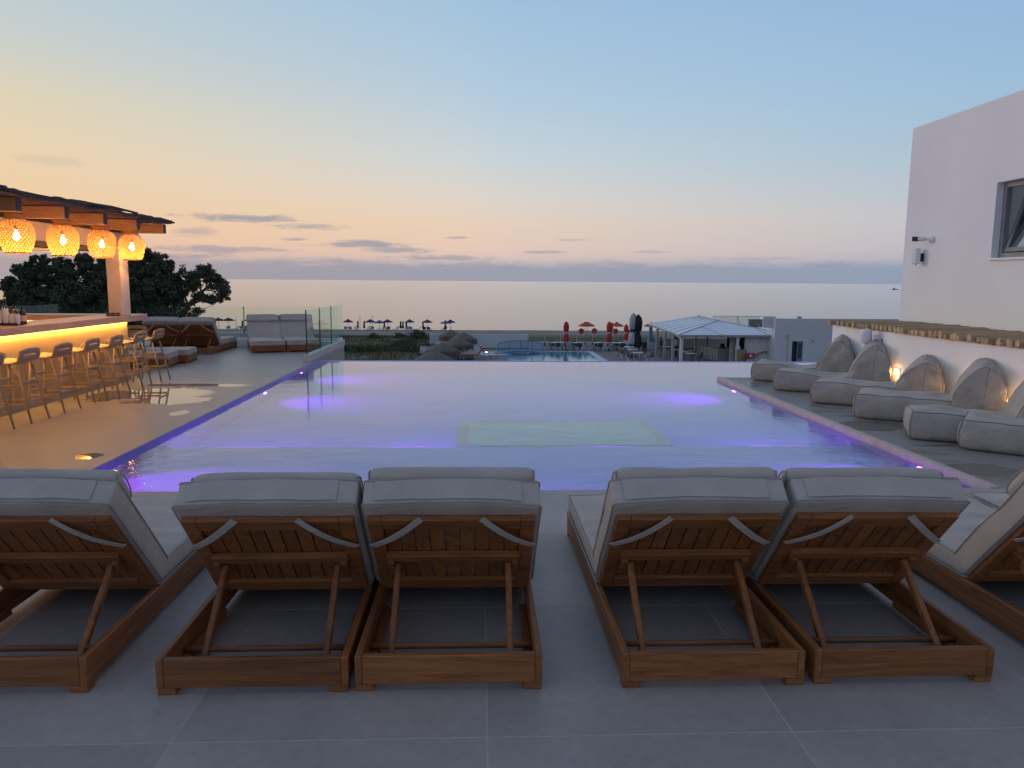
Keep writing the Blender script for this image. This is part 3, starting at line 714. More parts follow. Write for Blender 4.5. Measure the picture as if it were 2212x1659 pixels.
# tilted sash: hinged at the bottom, leaning into the room
sy0, sy1, sh_, tl = WY0 + fw + .01, WY1 - fw - .01, WZ1 - WZ0 - 2 * fw - .02, R(16)
T = Vector((math.sin(tl), 0, math.cos(tl))); Nn = Vector((math.cos(tl), 0, -math.sin(tl))); base = Vector((7.245, 0, WZ0 + fw + .01))
a = MB()
for yy in (sy0 + .03, sy1 - .03): a.obox(base + Vector((0, yy, 0)) + T * (sh_ / 2), (0, .03, 0), T * (sh_ / 2), Nn * .025)
for ss in (.03, sh_ - .03): a.obox(base + Vector((0, (sy0 + sy1) / 2, 0)) + T * ss, (0, (sy1 - sy0) / 2 - .0605, 0), T * .03, Nn * .025)
ss_ = a.build('sash', M['upvc'], wo_)
a = MB(); a.obox(base + Vector((0, (sy0 + sy1) / 2, 0)) + T * (sh_ / 2), (0, (sy1 - sy0) / 2 - .06, 0), T * (sh_ / 2 - .06), Nn * .004)
a.build('pane', glassmat('window_glass', (.25, .27, .28), 4.5), wo_)
MB().box(7.275, 7.30, WY0 + .2, WY1 - .62, WZ0 + .02, WZ1 - .06).build('curtain', pm('tan_curtain', (.42, .27, .13), .9, .15, 9., stretch=(1, 8, 1)), wo_)
# fittings on the white building
M['whiteplastic'] = pm('white_plastic', (.72, .72, .76), .4, .02)
c = thing('security_camera', 'small white security camera with black front on the tall white wall', 'camera', (7.1, 11.86, 2.30), world=True)
a = MB(); a.tube([(7.1, 11.84, 2.30), (7.07, 11.84, 2.30), (7.05, 11.84, 2.30)], [.055, .055, .035], 16); a.build('mount', M['whiteplastic'], c, smooth=False)
a = MB(); a.tube([(7.06, 11.84, 2.30), (6.99, 11.90, 2.305)], .014, 8); a.build('arm', M['whiteplastic'], c)
a = MB(); a.tube([(7.0, 11.89, 2.305), (6.93, 11.96, 2.31)], [.032, .036], 12); a.build('housing', M['whiteplastic'], c)
a = MB(); a.obox((6.905, 11.99, 2.31), Vector((-.7, .72, .05)) * .045, Vector((.7, .7, 0)) * .036, (0, 0, .036)); a.build('front', M['blackmetal'], c, bevel=.004)
c = thing('antenna_box', 'white oblong antenna box mounted below the security camera', 'antenna', (7.1, 12.05, 2.04), world=True)
MB().box(6.95, 7.03, 12.02, 12.14, 1.92, 2.17).build('case', M['whiteplastic'], c, bevel=.012)
MB().box(7.03, 7.1, 12.05, 12.09, 1.96, 2.09).build('bracket', M['blackmetal'], c); MB().tube([(6.98, 12.06, 1.92), (6.98, 12.06, 1.895)], .008, 6).build('plug', M['blackmetal'], c)
c = thing('wall_speaker', 'rounded white loudspeaker on a bracket at the top of the low wall', 'speaker', (5.9, 11.0, .82), world=True)
def spw(q): return Vector((q[0], q[1], q[2])) 
a = MB(); a.rbox((.085, .075, .115), .07, (6, 6, 7)); o = a.build('case', M['whiteplastic'], c, smooth=True); o.location = Vector((5.73, 11.06, .83)) - c.location; o.rotation_euler = (0, R(-8), R(25))
MB().box(5.80, 5.9, 10.93, 10.98, .80, .86).build('bracket', M['whiteplastic'], c, bevel=.005); MB().tube([(5.89, 10.90, .80), (5.89, 10.90, .74)], .007, 6).build('cable', M['blackmetal'], c)
# step lights recessed in the low wall
M['warmled'] = emit('warm_sconce', (1., .62, .26), 6.)
SC = [(8.83, 'lit recessed lamp in the low wall beside the fourth bean bag from the far end'), (7.94, 'lit recessed lamp in the low wall at the right edge of the picture'), (9.72, 'lit recessed lamp in the low wall hidden behind the third bean bag'), (10.45, 'lit recessed lamp in the low wall behind the second bean bag'), (7.05, 'lit recessed lamp in the low wall beyond the right edge')]
for y, lb in SC:
    t = thing('recessed_lamp', lb, 'wall lamp', (5.9, y, .37), group='recessed lamps in the low wall')
    a = MB(); a.box(-.010, -.0005, -.075, .075, -.05, -.035); a.box(-.010, -.0005, -.075, .075, .035, .05); a.box(-.010, -.0005, -.075, -.062, -.0345, .0345); a.box(-.010, -.0005, .062, .075, -.0345, .0345)
    a.build('frame', M['whiteplastic'], t); MB().box(-.006, -.001, -.0615, .0615, -.034, .034).build('diffuser', M['warmled'], t)
    ld = bpy.data.lights.new('glow', 'POINT'); lo = bpy.data.objects.new('glow', ld); col.objects.link(lo); lo.parent = t
    ld.energy = 1.5; ld.color = (1., .58, .24); ld.shadow_soft_size = .05; lo.location = (-.06, 0, -.01)

# ================================================================== BEAN BAGS
M['bag'] = fabric('grey_beanbag_canvas', (.44, .40, .362), .85, 300., .10, 1.3); M['bagseam'] = fabric('beanbag_seam', (.25, .225, .205), wr=.1)
def beanbag(x, y, rz, seed, hgt, fold, dent, ln, label):
    t = thing('bean_bag', label, 'bean bag', (x, y, 0), R(rz), 'grey bean bag loungers along the low wall')
    hx, hy, hz = ln / 2, .30, .150
    def sw(q):
        x_, y_, z_ = q; u = x_ / hx
        top = max(0., z_ / hz)
        z2 = z_ + top * (-dent * math.exp(-((u - .25) / .45) ** 2) + (.028 * fbm((x_ * 2, y_ * 2, 0), 1.6, seed)) + .022 * math.sin(9 * x_ + 6 * y_ + seed) * fbm((x_, y_, 1), 3, seed))
        yy = y_ * (1 + .07 * (1 - (z_ / hz) ** 2)) + .012 * fbm((x_, z_ * 2, y_), 3., seed + 3)
        xx = x_ - .03 * (1 - (z_ / hz) ** 2) * (1 if u < 0 else -1) * abs(u) ** 6
        pin = abs(u) ** 8
        return Vector((xx + .01 * fbm((y_, z_, 0), 4., seed), yy * (1 - .05 * pin), z2 * (1 - .02 * pin)))
    a = MB(); a.rbox((hx, hy, hz), .05, (26, 14, 8), sw); s_ = a.build('seat', M['bag'], t, smooth=True); s_.location = (hx, 0, hz + .001)
    a = MB()
    for sy in (-1, 1):
        a.tube([sw(Vector((-hx + .02 + (2 * hx - .04) * k / 26, sy * (hy - .012), hz - .012))) for k in range(27)], .0045, 6, False)
        a.tube([sw(Vector((-hx + .012, sy * (hy - .012), -hz + .02 + (2 * hz - .04) * k / 8))) for k in range(9)], .0045, 6, False)
    a.tube([sw(Vector((-hx + .012, -hy + .02 + (2 * hy - .04) * k / 10, hz - .012))) for k in range(11)], .0045, 6, False)
    a.build('seam', M['bagseam'], s_, smooth=True)
    # wedge-shaped upright back with a pinched ridge
    def bwp(q):
        u, v, w_ = q[0], q[1] / .5, (q[2] + .5)
        w_ = max(0., min(1., w_))
        xf = -.05 + .235 * w_ ** 1.25 - .045 * math.sin(math.pi * w_); xb = .50 - .07 * w_ ** 3 + .05 * math.sin(math.pi * min(1, w_ * 1.1))
        xx = xf + (xb - xf) * (u + .5)
        hyy = .30 * (1 - .05 * w_ ** 2) * (1 + .06 * math.sin(math.pi * w_))
        bul = 1 - .12 * w_ ** 4
        z = hgt * (w_ + .10 * w_ ** 3 * (v * .5)) * (1 - .09 * w_ * (2 * abs(u + .02)) ** 2)
        n_ = .026 * fbm((u * 2, v * 2, w_ * 3), 1.7, seed) + .014 * fbm((u * 5, v * 5, w_ * 6), 1.5, seed + 2)
        sag = fold * max(0., w_ - .62) ** 1.5
        return Vector((xx + n_ + sag * .35, v * hyy * bul + n_ - sag * .9, z + n_ - sag * .35))
    a = MB(); a.rbox((.5, .5, .5), .07, (12, 12, 16), bwp); k_ = a.build('backrest', M['bag'], t, smooth=True); k_.location = (ln - .20, 0, .01)
    a = MB()
    for sy in (-1, 1):
        a.tube([bwp(Vector((-.48 + 0 * k, sy * .485, -.46 + .94 * k / 18))) for k in range(19)] + [bwp(Vector((-.45 + .9 * k / 8, sy * .485, .485))) for k in range(9)] + [bwp(Vector((.48, sy * .485, .46 - .94 * k / 18))) for k in range(19)], .0045, 6, False)
        a.tube([bwp(Vector((.08, sy * .497, -.46 + .95 * k / 14))) for k in range(15)], .0042, 6, False)
    a.build('seam', M['bagseam'], k_, smooth=True)
    return t
beanbag(4.65, 12.56, -32, 1., .74, .0, .05, 1.20, 'grey bean bag lounger farthest from the viewer at the corner of the deck')
beanbag(4.57, 11.43, -28, 2.4, .74, .0, .06, 1.22, 'grey bean bag lounger with a dented seat, second from the far end')
beanbag(4.63, 10.22, -33, 3.1, .68, .35, .0, 1.20, 'grey bean bag lounger with its back tip folded over, third from the far end')
beanbag(4.65, 9.08, -32, 4.7, .73, .12, .0, 1.20, 'grey bean bag lounger beside the lit wall lamp, fourth from the far end')
beanbag(4.59, 7.84, -25, 5.9, .70, .0, .02, 1.12, 'grey bean bag lounger partly hidden, fifth from the far end')
beanbag(4.88, 7.35, -38, 7.3, .70, .0, -.01, 1.10, 'grey bean bag lounger nearest the viewer, cut by the right edge')
# ================================================================== BAR
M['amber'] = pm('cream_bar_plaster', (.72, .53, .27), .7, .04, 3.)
M['plank'] = wood('pale_plank', (.42, .30, .16), (.62, .46, .26), 'z', .8, .7, .16)
M['counter'] = wood('bar_top_wood', (.40, .25, .17), (.62, .43, .31), 'y', .7, .35, 0.)
M['counterx'] = wood('bar_top_wood_x', (.40, .25, .17), (.62, .43, .31), 'x', .7, .35, 0.)
M['skirt'] = pm('grey_skirting', (.30, .29, .27), .6)
M['ledstrip'] = emit('warm_led_strip', (1., .56, .12), 50.)
bar = thing('bar_counter', 'L-shaped bar counter with thick wooden top, plank front and warm light strip', 'bar counter', (-5.6, 9, 0), world=True)
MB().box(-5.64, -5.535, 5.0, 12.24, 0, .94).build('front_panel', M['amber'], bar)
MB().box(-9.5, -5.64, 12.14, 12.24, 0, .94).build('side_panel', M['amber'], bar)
MB().box(-5.86, -5.30, 5.0, 12.44, .945, 1.042).build('counter_top', M['counter'], bar, bevel=.008)
MB().box(-9.5, -5.862, 11.90, 12.44, .947, 1.040).build('counter_top', M['counterx'], bar, bevel=.008)
MB().box(-5.534, -5.515, 5.0, 12.25, 0, .085).build('skirting', M['skirt'], bar)
MB().box(-5.515, -5.495, 5.0, 12.20, .925, .9445).build('light_strip', M['ledstrip'], bar)
MB().box(-9.4, -5.95, 11.905, 11.925, .925, .9465).build('light_strip', M['ledstrip'], bar)
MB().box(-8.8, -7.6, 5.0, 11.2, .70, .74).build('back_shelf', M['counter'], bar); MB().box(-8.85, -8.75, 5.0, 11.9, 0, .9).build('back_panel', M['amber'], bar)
MB().box(-9.5, -5.95, 11.60, 11.90, .80, .83).build('work_shelf', M['counterx'], bar)
y = 5.1; k = 0
rng = random.Random(4)
while y < 12.15:
    wd = rng.choice((.09, .105, .12)); h0 = .44 + .24 * (.5 + .5 * math.sin(k * 1.9)) * rng.uniform(.6, 1.15) + (.08 if k % 4 == 1 else 0); sl = rng.uniform(-.03, .03)
    y1 = min(y + wd, 12.235)
    a = MB(); x0, x1 = -5.533, -5.517 + rng.uniform(-.002, .004)
    a.add([(x0, y, .086), (x1, y, .086), (x1, y1, .086), (x0, y1, .086), (x0, y, h0 + sl), (x1, y, h0 + sl), (x1, y1, h0 - sl), (x0, y1, h0 - sl)], [(0, 3, 2, 1), (4, 5, 6, 7), (0, 1, 5, 4), (1, 2, 6, 5), (2, 3, 7, 6), (3, 0, 4, 7)])
    a.build('plank', M['plank'], bar); y = y1 + .003; k += 1
# pergola
M['beamw'] = wood('pine_joist', (.52, .28, .11), (.72, .43, .19), 'x', .6, .6, .12); M['endgrain'] = pm('weathered_end', (.10, .095, .09), .9, .25, 30.)
M['reed'] = pm('dry_reed', (.17, .11, .065), .95, .4, 30., .4, 60., rand=.35, stretch=(1, 6, 6)); M['reedtop'] = pm('weathered_brushwood', (.12, .10, .085), .95, .4, 20., .6, 60., rand=.4)
M['post'] = pm('lamp_warmed_white_post', (.70, .60, .49), .7, .05, 5., .15, 40.)  # white posts; the pendant lamps' warm light is mixed into this colour
pg = thing('bar_pergola', 'brushwood roofed pergola over the bar on white posts', 'pergola', (-6.5, 9, 0), world=True)
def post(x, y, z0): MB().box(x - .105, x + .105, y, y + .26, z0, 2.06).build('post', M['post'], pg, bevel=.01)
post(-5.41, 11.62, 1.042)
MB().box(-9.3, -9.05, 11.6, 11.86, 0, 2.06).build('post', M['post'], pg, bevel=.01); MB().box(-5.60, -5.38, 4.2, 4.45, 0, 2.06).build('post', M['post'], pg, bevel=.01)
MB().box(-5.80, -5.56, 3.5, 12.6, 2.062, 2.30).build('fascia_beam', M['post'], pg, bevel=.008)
MB().box(-5.795, -5.565, 3.5, 12.6, 1.99, 2.0615).build('bottom_beam', pm('dark_beam', (.12, .10, .08), .8), pg)
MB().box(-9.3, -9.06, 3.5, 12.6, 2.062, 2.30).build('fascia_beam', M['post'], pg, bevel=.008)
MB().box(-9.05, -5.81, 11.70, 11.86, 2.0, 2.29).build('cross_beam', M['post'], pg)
for yj in (5.75, 6.70, 7.63, 8.577, 9.542, 10.49, 11.474, 12.407):
    a = MB(); a.cur = 0; a.box(-9.6, -4.952, yj - .045, yj + .045, 2.302, 2.445); jo = a.build('joist', M['beamw'], pg, bevel=.006)
    MB().box(-4.9515, -4.944, yj - .0445, yj + .0445, 2.305, 2.443).build('end_cap', M['endgrain'], jo)
# reeds laid along the bar on the joists, brushwood on top
rng = random.Random(11); x = -4.90
rs_ = MB(); nb = 0
while x > -9.5:
    r = rng.uniform(.010, .020)
    pts = [(x + rng.uniform(-.012, .012), 4.2 + 8.30 * u + (rng.uniform(-.04, .07) if u == 1 else 0), 2.449 + r + rng.uniform(0, .01)) for u in (0, .16, .3, .42, .55, .68, .8, .9, 1)]
    a = MB(); a.tube(pts, r, 6); 
    if nb < 150: a.build('reed', M['reed'], pg)
    nb += 1; x -= 2 * r * .96
def brush():
    a = MB(); rng = random.Random(5)
    for i in range(520):
        x0 = -4.93 - 4.4 * rng.random() ** 2.2; y0 = rng.uniform(3.6, 12.2); L = rng.uniform(.5, 1.5); an = rng.gauss(0, .16)
        z0 = 2.490 + rng.uniform(0, .012) + .02 * math.sin(y0 * 2.1) + .012 * math.sin(y0 * 7.3); r = rng.uniform(.008, .024)
        p0 = Vector((x0, y0, z0)); p1 = Vector((min(x0 + L * math.sin(an), -4.87 + rng.uniform(0, .03)), min(y0 + L * math.cos(an), 12.52 + rng.uniform(-.05, .06)), z0 + rng.uniform(-.012, .012)))
        a.tube([p0, p0.lerp(p1, .5) + Vector((rng.uniform(-.02, .02), 0, rng.uniform(-.01, .015))), p1], [r, r * 1.1, r * .7], 5)
    for i in range(40):   # front edge pole bundle
        y0 = 3.6 + i * .223; zz = 2.488 + .018 * math.sin(i * 1.3) + rng.uniform(-.008, .008)
        a.tube([(-4.895, y0, zz), (-4.885, y0 + .13, zz + rng.uniform(-.01, .012)), (-4.895, min(12.55, y0 + .3), zz)], [.020, .026, .018], 7)
    o = a.build('brushwood', M['reedtop'], pg); o['kind'] = 'stuff'
    MB().box(-9.5, -4.95, 3.6, 12.45, 2.486, 2.492).build('reed_mat', M['reedtop'], pg)
brush()
# woven pendant lamps
M['weave'] = pm('woven_cane', (.50, .29, .11), .7, .2, 40.)
def tweak_weave():
    t = NT(M['weave'].node_tree); p = t.n['Principled BSDF']; o = t.n['Material Output']
    tl = t.new('ShaderNodeBsdfTranslucent'); tl.inputs[0].default_value = (.45, .24, .09, 1)
    mx = t.new('ShaderNodeMixShader'); mx.inputs[0].default_value = .3
    t.l.new(p.outputs[0], mx.inputs[1]); t.l.new(tl.outputs[0], mx.inputs[2]); t.l.new(mx.outputs[0], o.inputs[0])
tweak_weave()
M['bulb'] = emit('bulb', (1., .62, .25), 40.); M['cord'] = pm('pale_cord', (.6, .5, .38), .8)
def lampprof(z):   # z from 0 (bottom) to 1 (top rim)
    P = [(0, .122), (.10, .144), (.28, .170), (.45, .180), (.62, .176), (.74, .150), (.85, .104), (.87, .092), (1, .100)]
    for (a, ra), (b, rb) in zip(P[:-1], P[1:]):
        if z <= b: return ra + (rb - ra) * (z - a) / (b - a)
    return P[-1][1]
def shade_mesh():
    a = MB(); NR, NC, Hh = 17, 26, .425
    def S(i, j, sc_=1., ci=0, cj=0):
        z = max(0, min(1, j / NR)); an = 2 * math.pi * i / NC; r = lampprof(z)
        return Vector((r * math.cos(an), r * math.sin(an), z * Hh - .18))
    for j in range(NR + 1):
        for i in range(NC):
            o = .5 * (j % 2); c = (i + o, j); out = [(c[0] - .5, c[1]), (c[0], c[1] - 1), (c[0] + .5, c[1]), (c[0], c[1] + 1)]
            k = .62 if j < NR * .85 else .42
            inn = [(c[0] + (p[0] - c[0]) * k, c[1] + (p[1] - c[1]) * k) for p in out]
            po = [S(*p) for p in out]; pi_ = [S(*p) for p in inn]
            a.add(po + pi_, [(q, (q + 1) % 4, 4 + (q + 1) % 4, 4 + q) for q in range(4)])
    for z in (0., .865, 1.):
        r = lampprof(z); a.tube([(r * math.cos(2 * math.pi * q / 30), r * math.sin(2 * math.pi * q / 30), z * Hh - .18) for q in range(31)], .006, 6, False)
    return a
PL = []
LLB = ['leftmost, largest in view', 'second from the left', 'third from the left', 'rightmost, next to the white post']
for i, (y, lb) in enumerate(zip((8.76, 9.707, 10.676, 11.57), LLB)):
    if i == 0:
        t = thing('pendant_lamp', 'lit woven cane pendant lamp over the bar, ' + lb, 'pendant lamp', (-5.1, y, 2.05), 0, 'woven pendant lamps over the bar')
        shade_mesh().build('lamp_shade', M['weave'], t, smooth=True)
        a = MB(); a.lathe([(.004, -.05), (.028, -.035), (.036, -.005), (.028, .025), (.014, .05), (.013, .07)], 14); a.build('bulb', M['bulb'], t, smooth=True)
        a = MB(); a.tube([(0, 0, .07), (0, 0, .12)], .018, 10); a.build('socket', M['blackmetal'], t)
        a = MB(); a.tube([(0, 0, .12), (.0, 0, .252)], .004, 6); a.build('cord', M['cord'], t); proto = reg(t)
    else: t = dup(proto, (-5.1, y, 2.05), R(23 * i), 'lit woven cane pendant lamp over the bar, ' + lb)
    ld = bpy.data.lights.new('bulb_glow', 'POINT'); lo = bpy.data.objects.new('bulb_glow', ld); col.objects.link(lo); lo.parent = t
    ld.energy = 14.; ld.color = (1., .43, .11); ld.shadow_soft_size = .025; lo.location = (0, 0, -.085)
t = thing('bare_bulb', 'small bare lit bulb under the pergola between two pendant lamps', 'light bulb', (-6.35, 11.3, 2.09))
a = MB(); a.lathe([(.003, -.05), (.022, -.03), (.026, 0), (.012, .035), (.011, .05)], 12); a.build('glass', M['bulb'], t, smooth=True); MB().tube([(0, 0, .05), (0, 0, .21)], .006, 6).build('stem', M['blackmetal'], t)
ld = bpy.data.lights.new('bulb_glow', 'POINT'); lo = bpy.data.objects.new('bulb_glow', ld); col.objects.link(lo); lo.parent = t; ld.energy = 6.; ld.color = (1., .5, .17); ld.shadow_soft_size = .04; lo.location = (0, 0, -.08)
# things on the bar: bottles, cups, glasses
def bottle(x, y, z, h, r, c, label, cap=(.05, .05, .05)):
    t = thing('bottle', label, 'bottle', (x, y, z), group='bottles standing on the bar')
    a = MB(); a.lathe([(r * .9, 0), (r, .01), (r, h * .58), (r * .8, h * .68), (r * .36, h * .78), (r * .33, h * .94)], 14)
    m = bpy.data.materials.new('bottle_glass'); m.use_nodes = True; p = m.node_tree.nodes['Principled BSDF']; p.inputs['Base Color'].default_value = tuple(c) + (1,); p.inputs['Roughness'].default_value = .08; p.inputs['Coat Weight'].default_value = .4
    a.build('body', m, t, smooth=True); MB().lathe([(r * .38, h * .94), (r * .38, h)], 12).build('cap', pm('bottle_cap', cap, .5), t)
    MB().lathe([(r * 1.015, h * .16), (r * 1.015, h * .48)], 14, cap=False).build('paper_label', pm('bottle_paper', (.55, .5, .4), .8, .3, 9.), t, smooth=True)
BT_ = [(-5.77, 9.36, .27, .034, (.05, .02, .008), 'dark bottle at the left edge, back of the bar cluster'), (-5.71, 9.46, .29, .036, (.035, .016, .008), 'tall dark bottle behind the white cups'), (-5.66, 9.36, .24, .035, (.10, .045, .012), 'amber bottle behind the white cups'),
       (-5.60, 9.46, .23, .037, (.03, .014, .008), 'squat dark bottle right of the white cups'), (-5.56, 9.35, .20, .033, (.14, .06, .012), 'amber bottle with cream label, last but one'), (-5.51, 9.46, .22, .042, (.02, .012, .01), 'dark round bottle rightmost of the bar cluster')]
for x, y, h, r, c_, lb in BT_: bottle(x, y, 1.042, h, r, c_, lb)
tr = thing('drink_tray', 'dark tray holding upright paper cups on the bar', 'tray', (-5.54, 9.20, 1.042)); MB().box(-.20, .15, -.06, .06, 0, .012).build('base', M['blackmetal'], tr)
for sx in (-.06, .06): MB().box(-.20, .15, sx - .004, sx + .004, .012, .03).build('rim', M['blackmetal'], tr)
M['paper'] = pm('white_paper_cup', (.75, .75, .78), .7, .04)
CUL = ['leftmost of the row', 'second of the row', 'third of the row', 'fourth of the row', 'rightmost of the row', 'behind the others']
for i, (x, y, h, tl) in enumerate(((-5.70, 9.20, .15, .03), (-5.63, 9.20, .16, -.02), (-5.56, 9.20, .16, .03), (-5.49, 9.20, .12, -.02), (-5.42, 9.20, .12, .03), (-5.595, 9.27, .18, 0))):
    a = MB(); a.lathe([(.024, 0), (.032, h), (.029, h), (.022, .004)], 14); o = a.build('paper_cup', M['paper'], smooth=False); o.location = (x, y, 1.056); o.rotation_euler = (tl, 0, 0)
    tag(o, 'tall white paper cup in the bar tray, ' + CUL[i], 'cup', 'paper cups on the bar')
M['clear'] = glassmat('tumbler_glass', (.8, .8, .8))
for i, (x, lb) in enumerate(((-5.49, 'left'), (-5.42, 'middle'), (-5.35, 'right'))):
    a = MB(); a.lathe([(.026, 0), (.030, .05), (.027, .05), (.023, .006)], 14); o = a.build('small_bowl', pm('dark_bowl', (.12, .09, .08), .3), smooth=False); o.location = (x, 11.54, 1.0435)
    tag(o, 'small dark bowl at the foot of the bar post, %s of three' % lb, 'bowl', 'small bowls at the post')
# bar stools
M['stoolw'] = wood('oak_stool', (.29, .20, .125), (.46, .335, .215), 'x', .8, .6, .12); M['stoolz'] = wood('oak_stool_leg', (.29, .20, .125), (.46, .335, .215), 'z', .8, .6, .12)
def make_stool(label):
    t = thing('bar_stool', label, 'bar stool', group='wooden bar stools along the counter')
    prof = [(-.20, .655), (-.12, .648), (-.02, .640), (.06, .642), (.11, .656), (.145, .685), (.165, .720), (.178, .745), (.185, .765), (.195, .79), (.205, .825)]
    nu, nv = len(prof) - 1, 10; a = MB(); vs = []
    for i, (px, pz) in enumerate(prof):
        for j in range(nv + 1):
            v = -1 + 2 * j / nv; wd = .205 * (1 if i < 8 else 1 - .02 * (i - 7)); cup = .018 * (v * v) * (1 if i < 5 else -.4)
            crv = -.03 * v * v * max(0, (i - 4) / 6)
            vs.append((px + crv, v * wd, pz + cup - (.02 * abs(v) ** 3 if i == nu else 0)))
    fs = [(i * (nv + 1) + j, i * (nv + 1) + j + 1, (i + 1) * (nv + 1) + j + 1, (i + 1) * (nv + 1) + j) for i in range(nu) for j in range(nv) if not (i in (7,) and 2 <= j <= 7)]
    a.add(vs, fs); s = a.build('seat', M['stoolw'], t, smooth=True); md = s.modifiers.new('thick', 'SOLIDIFY'); md.thickness = .02; md.offset = -1
    bk = MB()
    for sx, sy in ((-1, -1), (-1, 1), (1, -1), (1, 1)):
        top = Vector((-.15 if sx < 0 else .10, sy * .14, .632)); bot = Vector((-.205 if sx < 0 else .225, sy * .178, 0))
        MB().tube([top, top.lerp(bot, .5), bot], [.0155, .0145, .011], 9).build('leg', M['stoolz'], t, smooth=True)
    def on(sx, sy, z):
        top = Vector((-.15 if sx < 0 else .10, sy * .14, .632)); bot = Vector((-.205 if sx < 0 else .225, sy * .178, 0)); return top.lerp(bot, 1 - z / .632)
    for z in (.24, .44):
        MB().bar(on(1, -1, z), on(1, 1, z), .016, .028).build('rung', M['stoolw'], t, bevel=.003)
        MB().bar(on(-1, -1, z + .02), on(-1, 1, z + .02), .016, .028).build('rung', M['stoolw'], t, bevel=.003)
    for z in (.21, .41):
        for sy in (-1, 1): MB().bar(on(-1, sy, z), on(1, sy, z), .016, .028).build('rung', M['stoolw'], t, bevel=.003)
    return t
SY = [8.0, 8.67, 9.34, 10.08, 10.69, 11.43, 12.11]
SLB = ['wooden bar stool cut by the left edge of the picture', 'wooden bar stool, first whole one from the left', 'wooden bar stool, second whole one from the left', 'wooden bar stool, third whole one from the left', 'wooden bar stool, fourth whole one from the left', 'wooden bar stool standing in the puddle, last but one before the counter end', 'wooden bar stool at the far end of the counter, by the deck loungers']
st = make_stool(SLB[0]); st.location = (-5.165, SY[0], 0); reg(st)
for i in range(1, 7): dup(st, (-5.165 + random.uniform(-.02, .02), SY[i], 0), R(random.uniform(-4, 4)), SLB[i])
dup(st, (-5.72, 12.75, 0), R(88), 'wooden bar stool round the corner behind the counter end, lit orange')
# ================================================================== TREES BEYOND THE LEFT DECK
M['leaf'] = pm('dark_tamarisk_leaf', (.058, .076, .042), .8, .45, 1.2, rand=0.)
M['leaf2'] = pm('olive_leaf', (.064, .078, .044), .8, .45, 1.5)
M['bark'] = pm('dark_bark', (.055, .045, .038), .95, .3, 12., .5, 30.)
def leaves(a, rng, c, rad, n, size, flat=1.):
    for i in range(n):
        d = Vector((rng.gauss(0, 1), rng.gauss(0, 1), rng.gauss(0, 1) * flat)); d.normalize()
        q = Vector(c) + Vector((d.x * rad[0], d.y * rad[1], d.z * rad[2])) * (rng.random() ** .42)
        u = Vector((rng.gauss(0, 1), rng.gauss(0, 1), rng.gauss(0, 1))); u.normalize(); v = u.orthogonal().normalized()
        s = size * rng.uniform(.6, 1.4)
        a.add([q - u * s, q + v * s * .38, q + u * s, q - v * s * .38], [(0, 1, 2, 3)])
def tree(name, label, base, limbs, clumps, n, size, mat, seed):
    rng = random.Random(seed); t = thing(name, label, 'tree', base, 0, 'trees beyond the left deck', world=True)
    a = MB()
    for pts, r0, r1 in limbs:
        k = len(pts); P = []
        for i in range(k - 1):
            for s in range(3): P.append(Vector(pts[i]).lerp(Vector(pts[i + 1]), s / 3) + Vector((rng.uniform(-.04, .04), rng.uniform(-.04, .04), rng.uniform(-.03, .03))) * (1 if s else .3))
        P.append(Vector(pts[-1])); a.tube(P, [r0 + (r1 - r0) * i / (len(P) - 1) for i in range(len(P))], 7)
    a.build('trunk', M['bark'], t, smooth=True)
    a = MB(); tw = MB()
    for (c, rad) in clumps:
        rad = rad if isinstance(rad, tuple) else (rad, rad * 1.1, rad * .8)
        sub = max(9, int(rad[0] ** 1.6 * 58))
        for s in range(sub):
            d = Vector((rng.gauss(0, 1), rng.gauss(0, 1), rng.gauss(0, 1))); d.normalize()
            q = Vector(c) + Vector((d.x * rad[0], d.y * rad[1], d.z * rad[2])) * rng.uniform(.35, 1.0)
            rr = rng.uniform(.16, .34) * max(.55, min(1., rad[0]))
            leaves(a, rng, q, (rr * 1.2, rr * 1.2, rr * .8), int(n * rng.uniform(.7, 1.3)), size)
            tw.tube([Vector(c), Vector(c).lerp(q, .6) + Vector((rng.uniform(-.1, .1), rng.uniform(-.1, .1), rng.uniform(-.05, .1))), q], [.022, .015, .006], 4, False)
    tw.build('twigs', M['bark'], t)['kind'] = 'stuff'; a.build('crown', mat, t)
    return t
D = 38.
def blob(x, z, r, y=D): return ((x, y, z), r)
A = [blob(-21.2, 2.25, .55), blob(-22.1, 1.85, .45), blob(-21.7, .9, 1.1), blob(-22.6, 1.3, .55), blob(-21.9, .9, 1.0), blob(-21.3, 1.7, .75), blob(-21.6, 0, 1.2), blob(-22.9, .2, .5), blob(-21.0, -.9, 1.4, 38.5), blob(-22.4, -1.2, 1.0), blob(-21.9, 1.75, .4), blob(-20.9, .6, 1., 39)]
tree('tamarisk_tree', 'dark bushy tree leftmost under the pergola beam', (-21.5, 38.5, -5.1), [([(-21.5, 38.5, -5.1), (-21.4, 38.4, -2.5), (-21.7, 38.2, 0)], .22, .08), ([(-21.4, 38.4, -2.5), (-22.4, 38, -.2)], .12, .04)], A, 49, 0.094, M['leaf'], 1)
B = [blob(-20.2, 2.15, .6), blob(-19.0, 2.4, .5), blob(-18.2, 2.2, .6), blob(-17.4, 1.9, .7), blob(-20.0, 1.55, .8), blob(-19.0, 1.95, .6), blob(-19.8, .5, 1.3), blob(-18.6, .9, 1.1), blob(-19.2, -.6, 1.5), blob(-18.2, 1.5, .75), blob(-20.2, -.9, 1.2), blob(-17.8, -.4, 1.3), blob(-17.6, 1.0, .9, 38.6), blob(-18.4, .2, 1.2, 39.5), blob(-19.6, .2, 1.3, 39.8)]
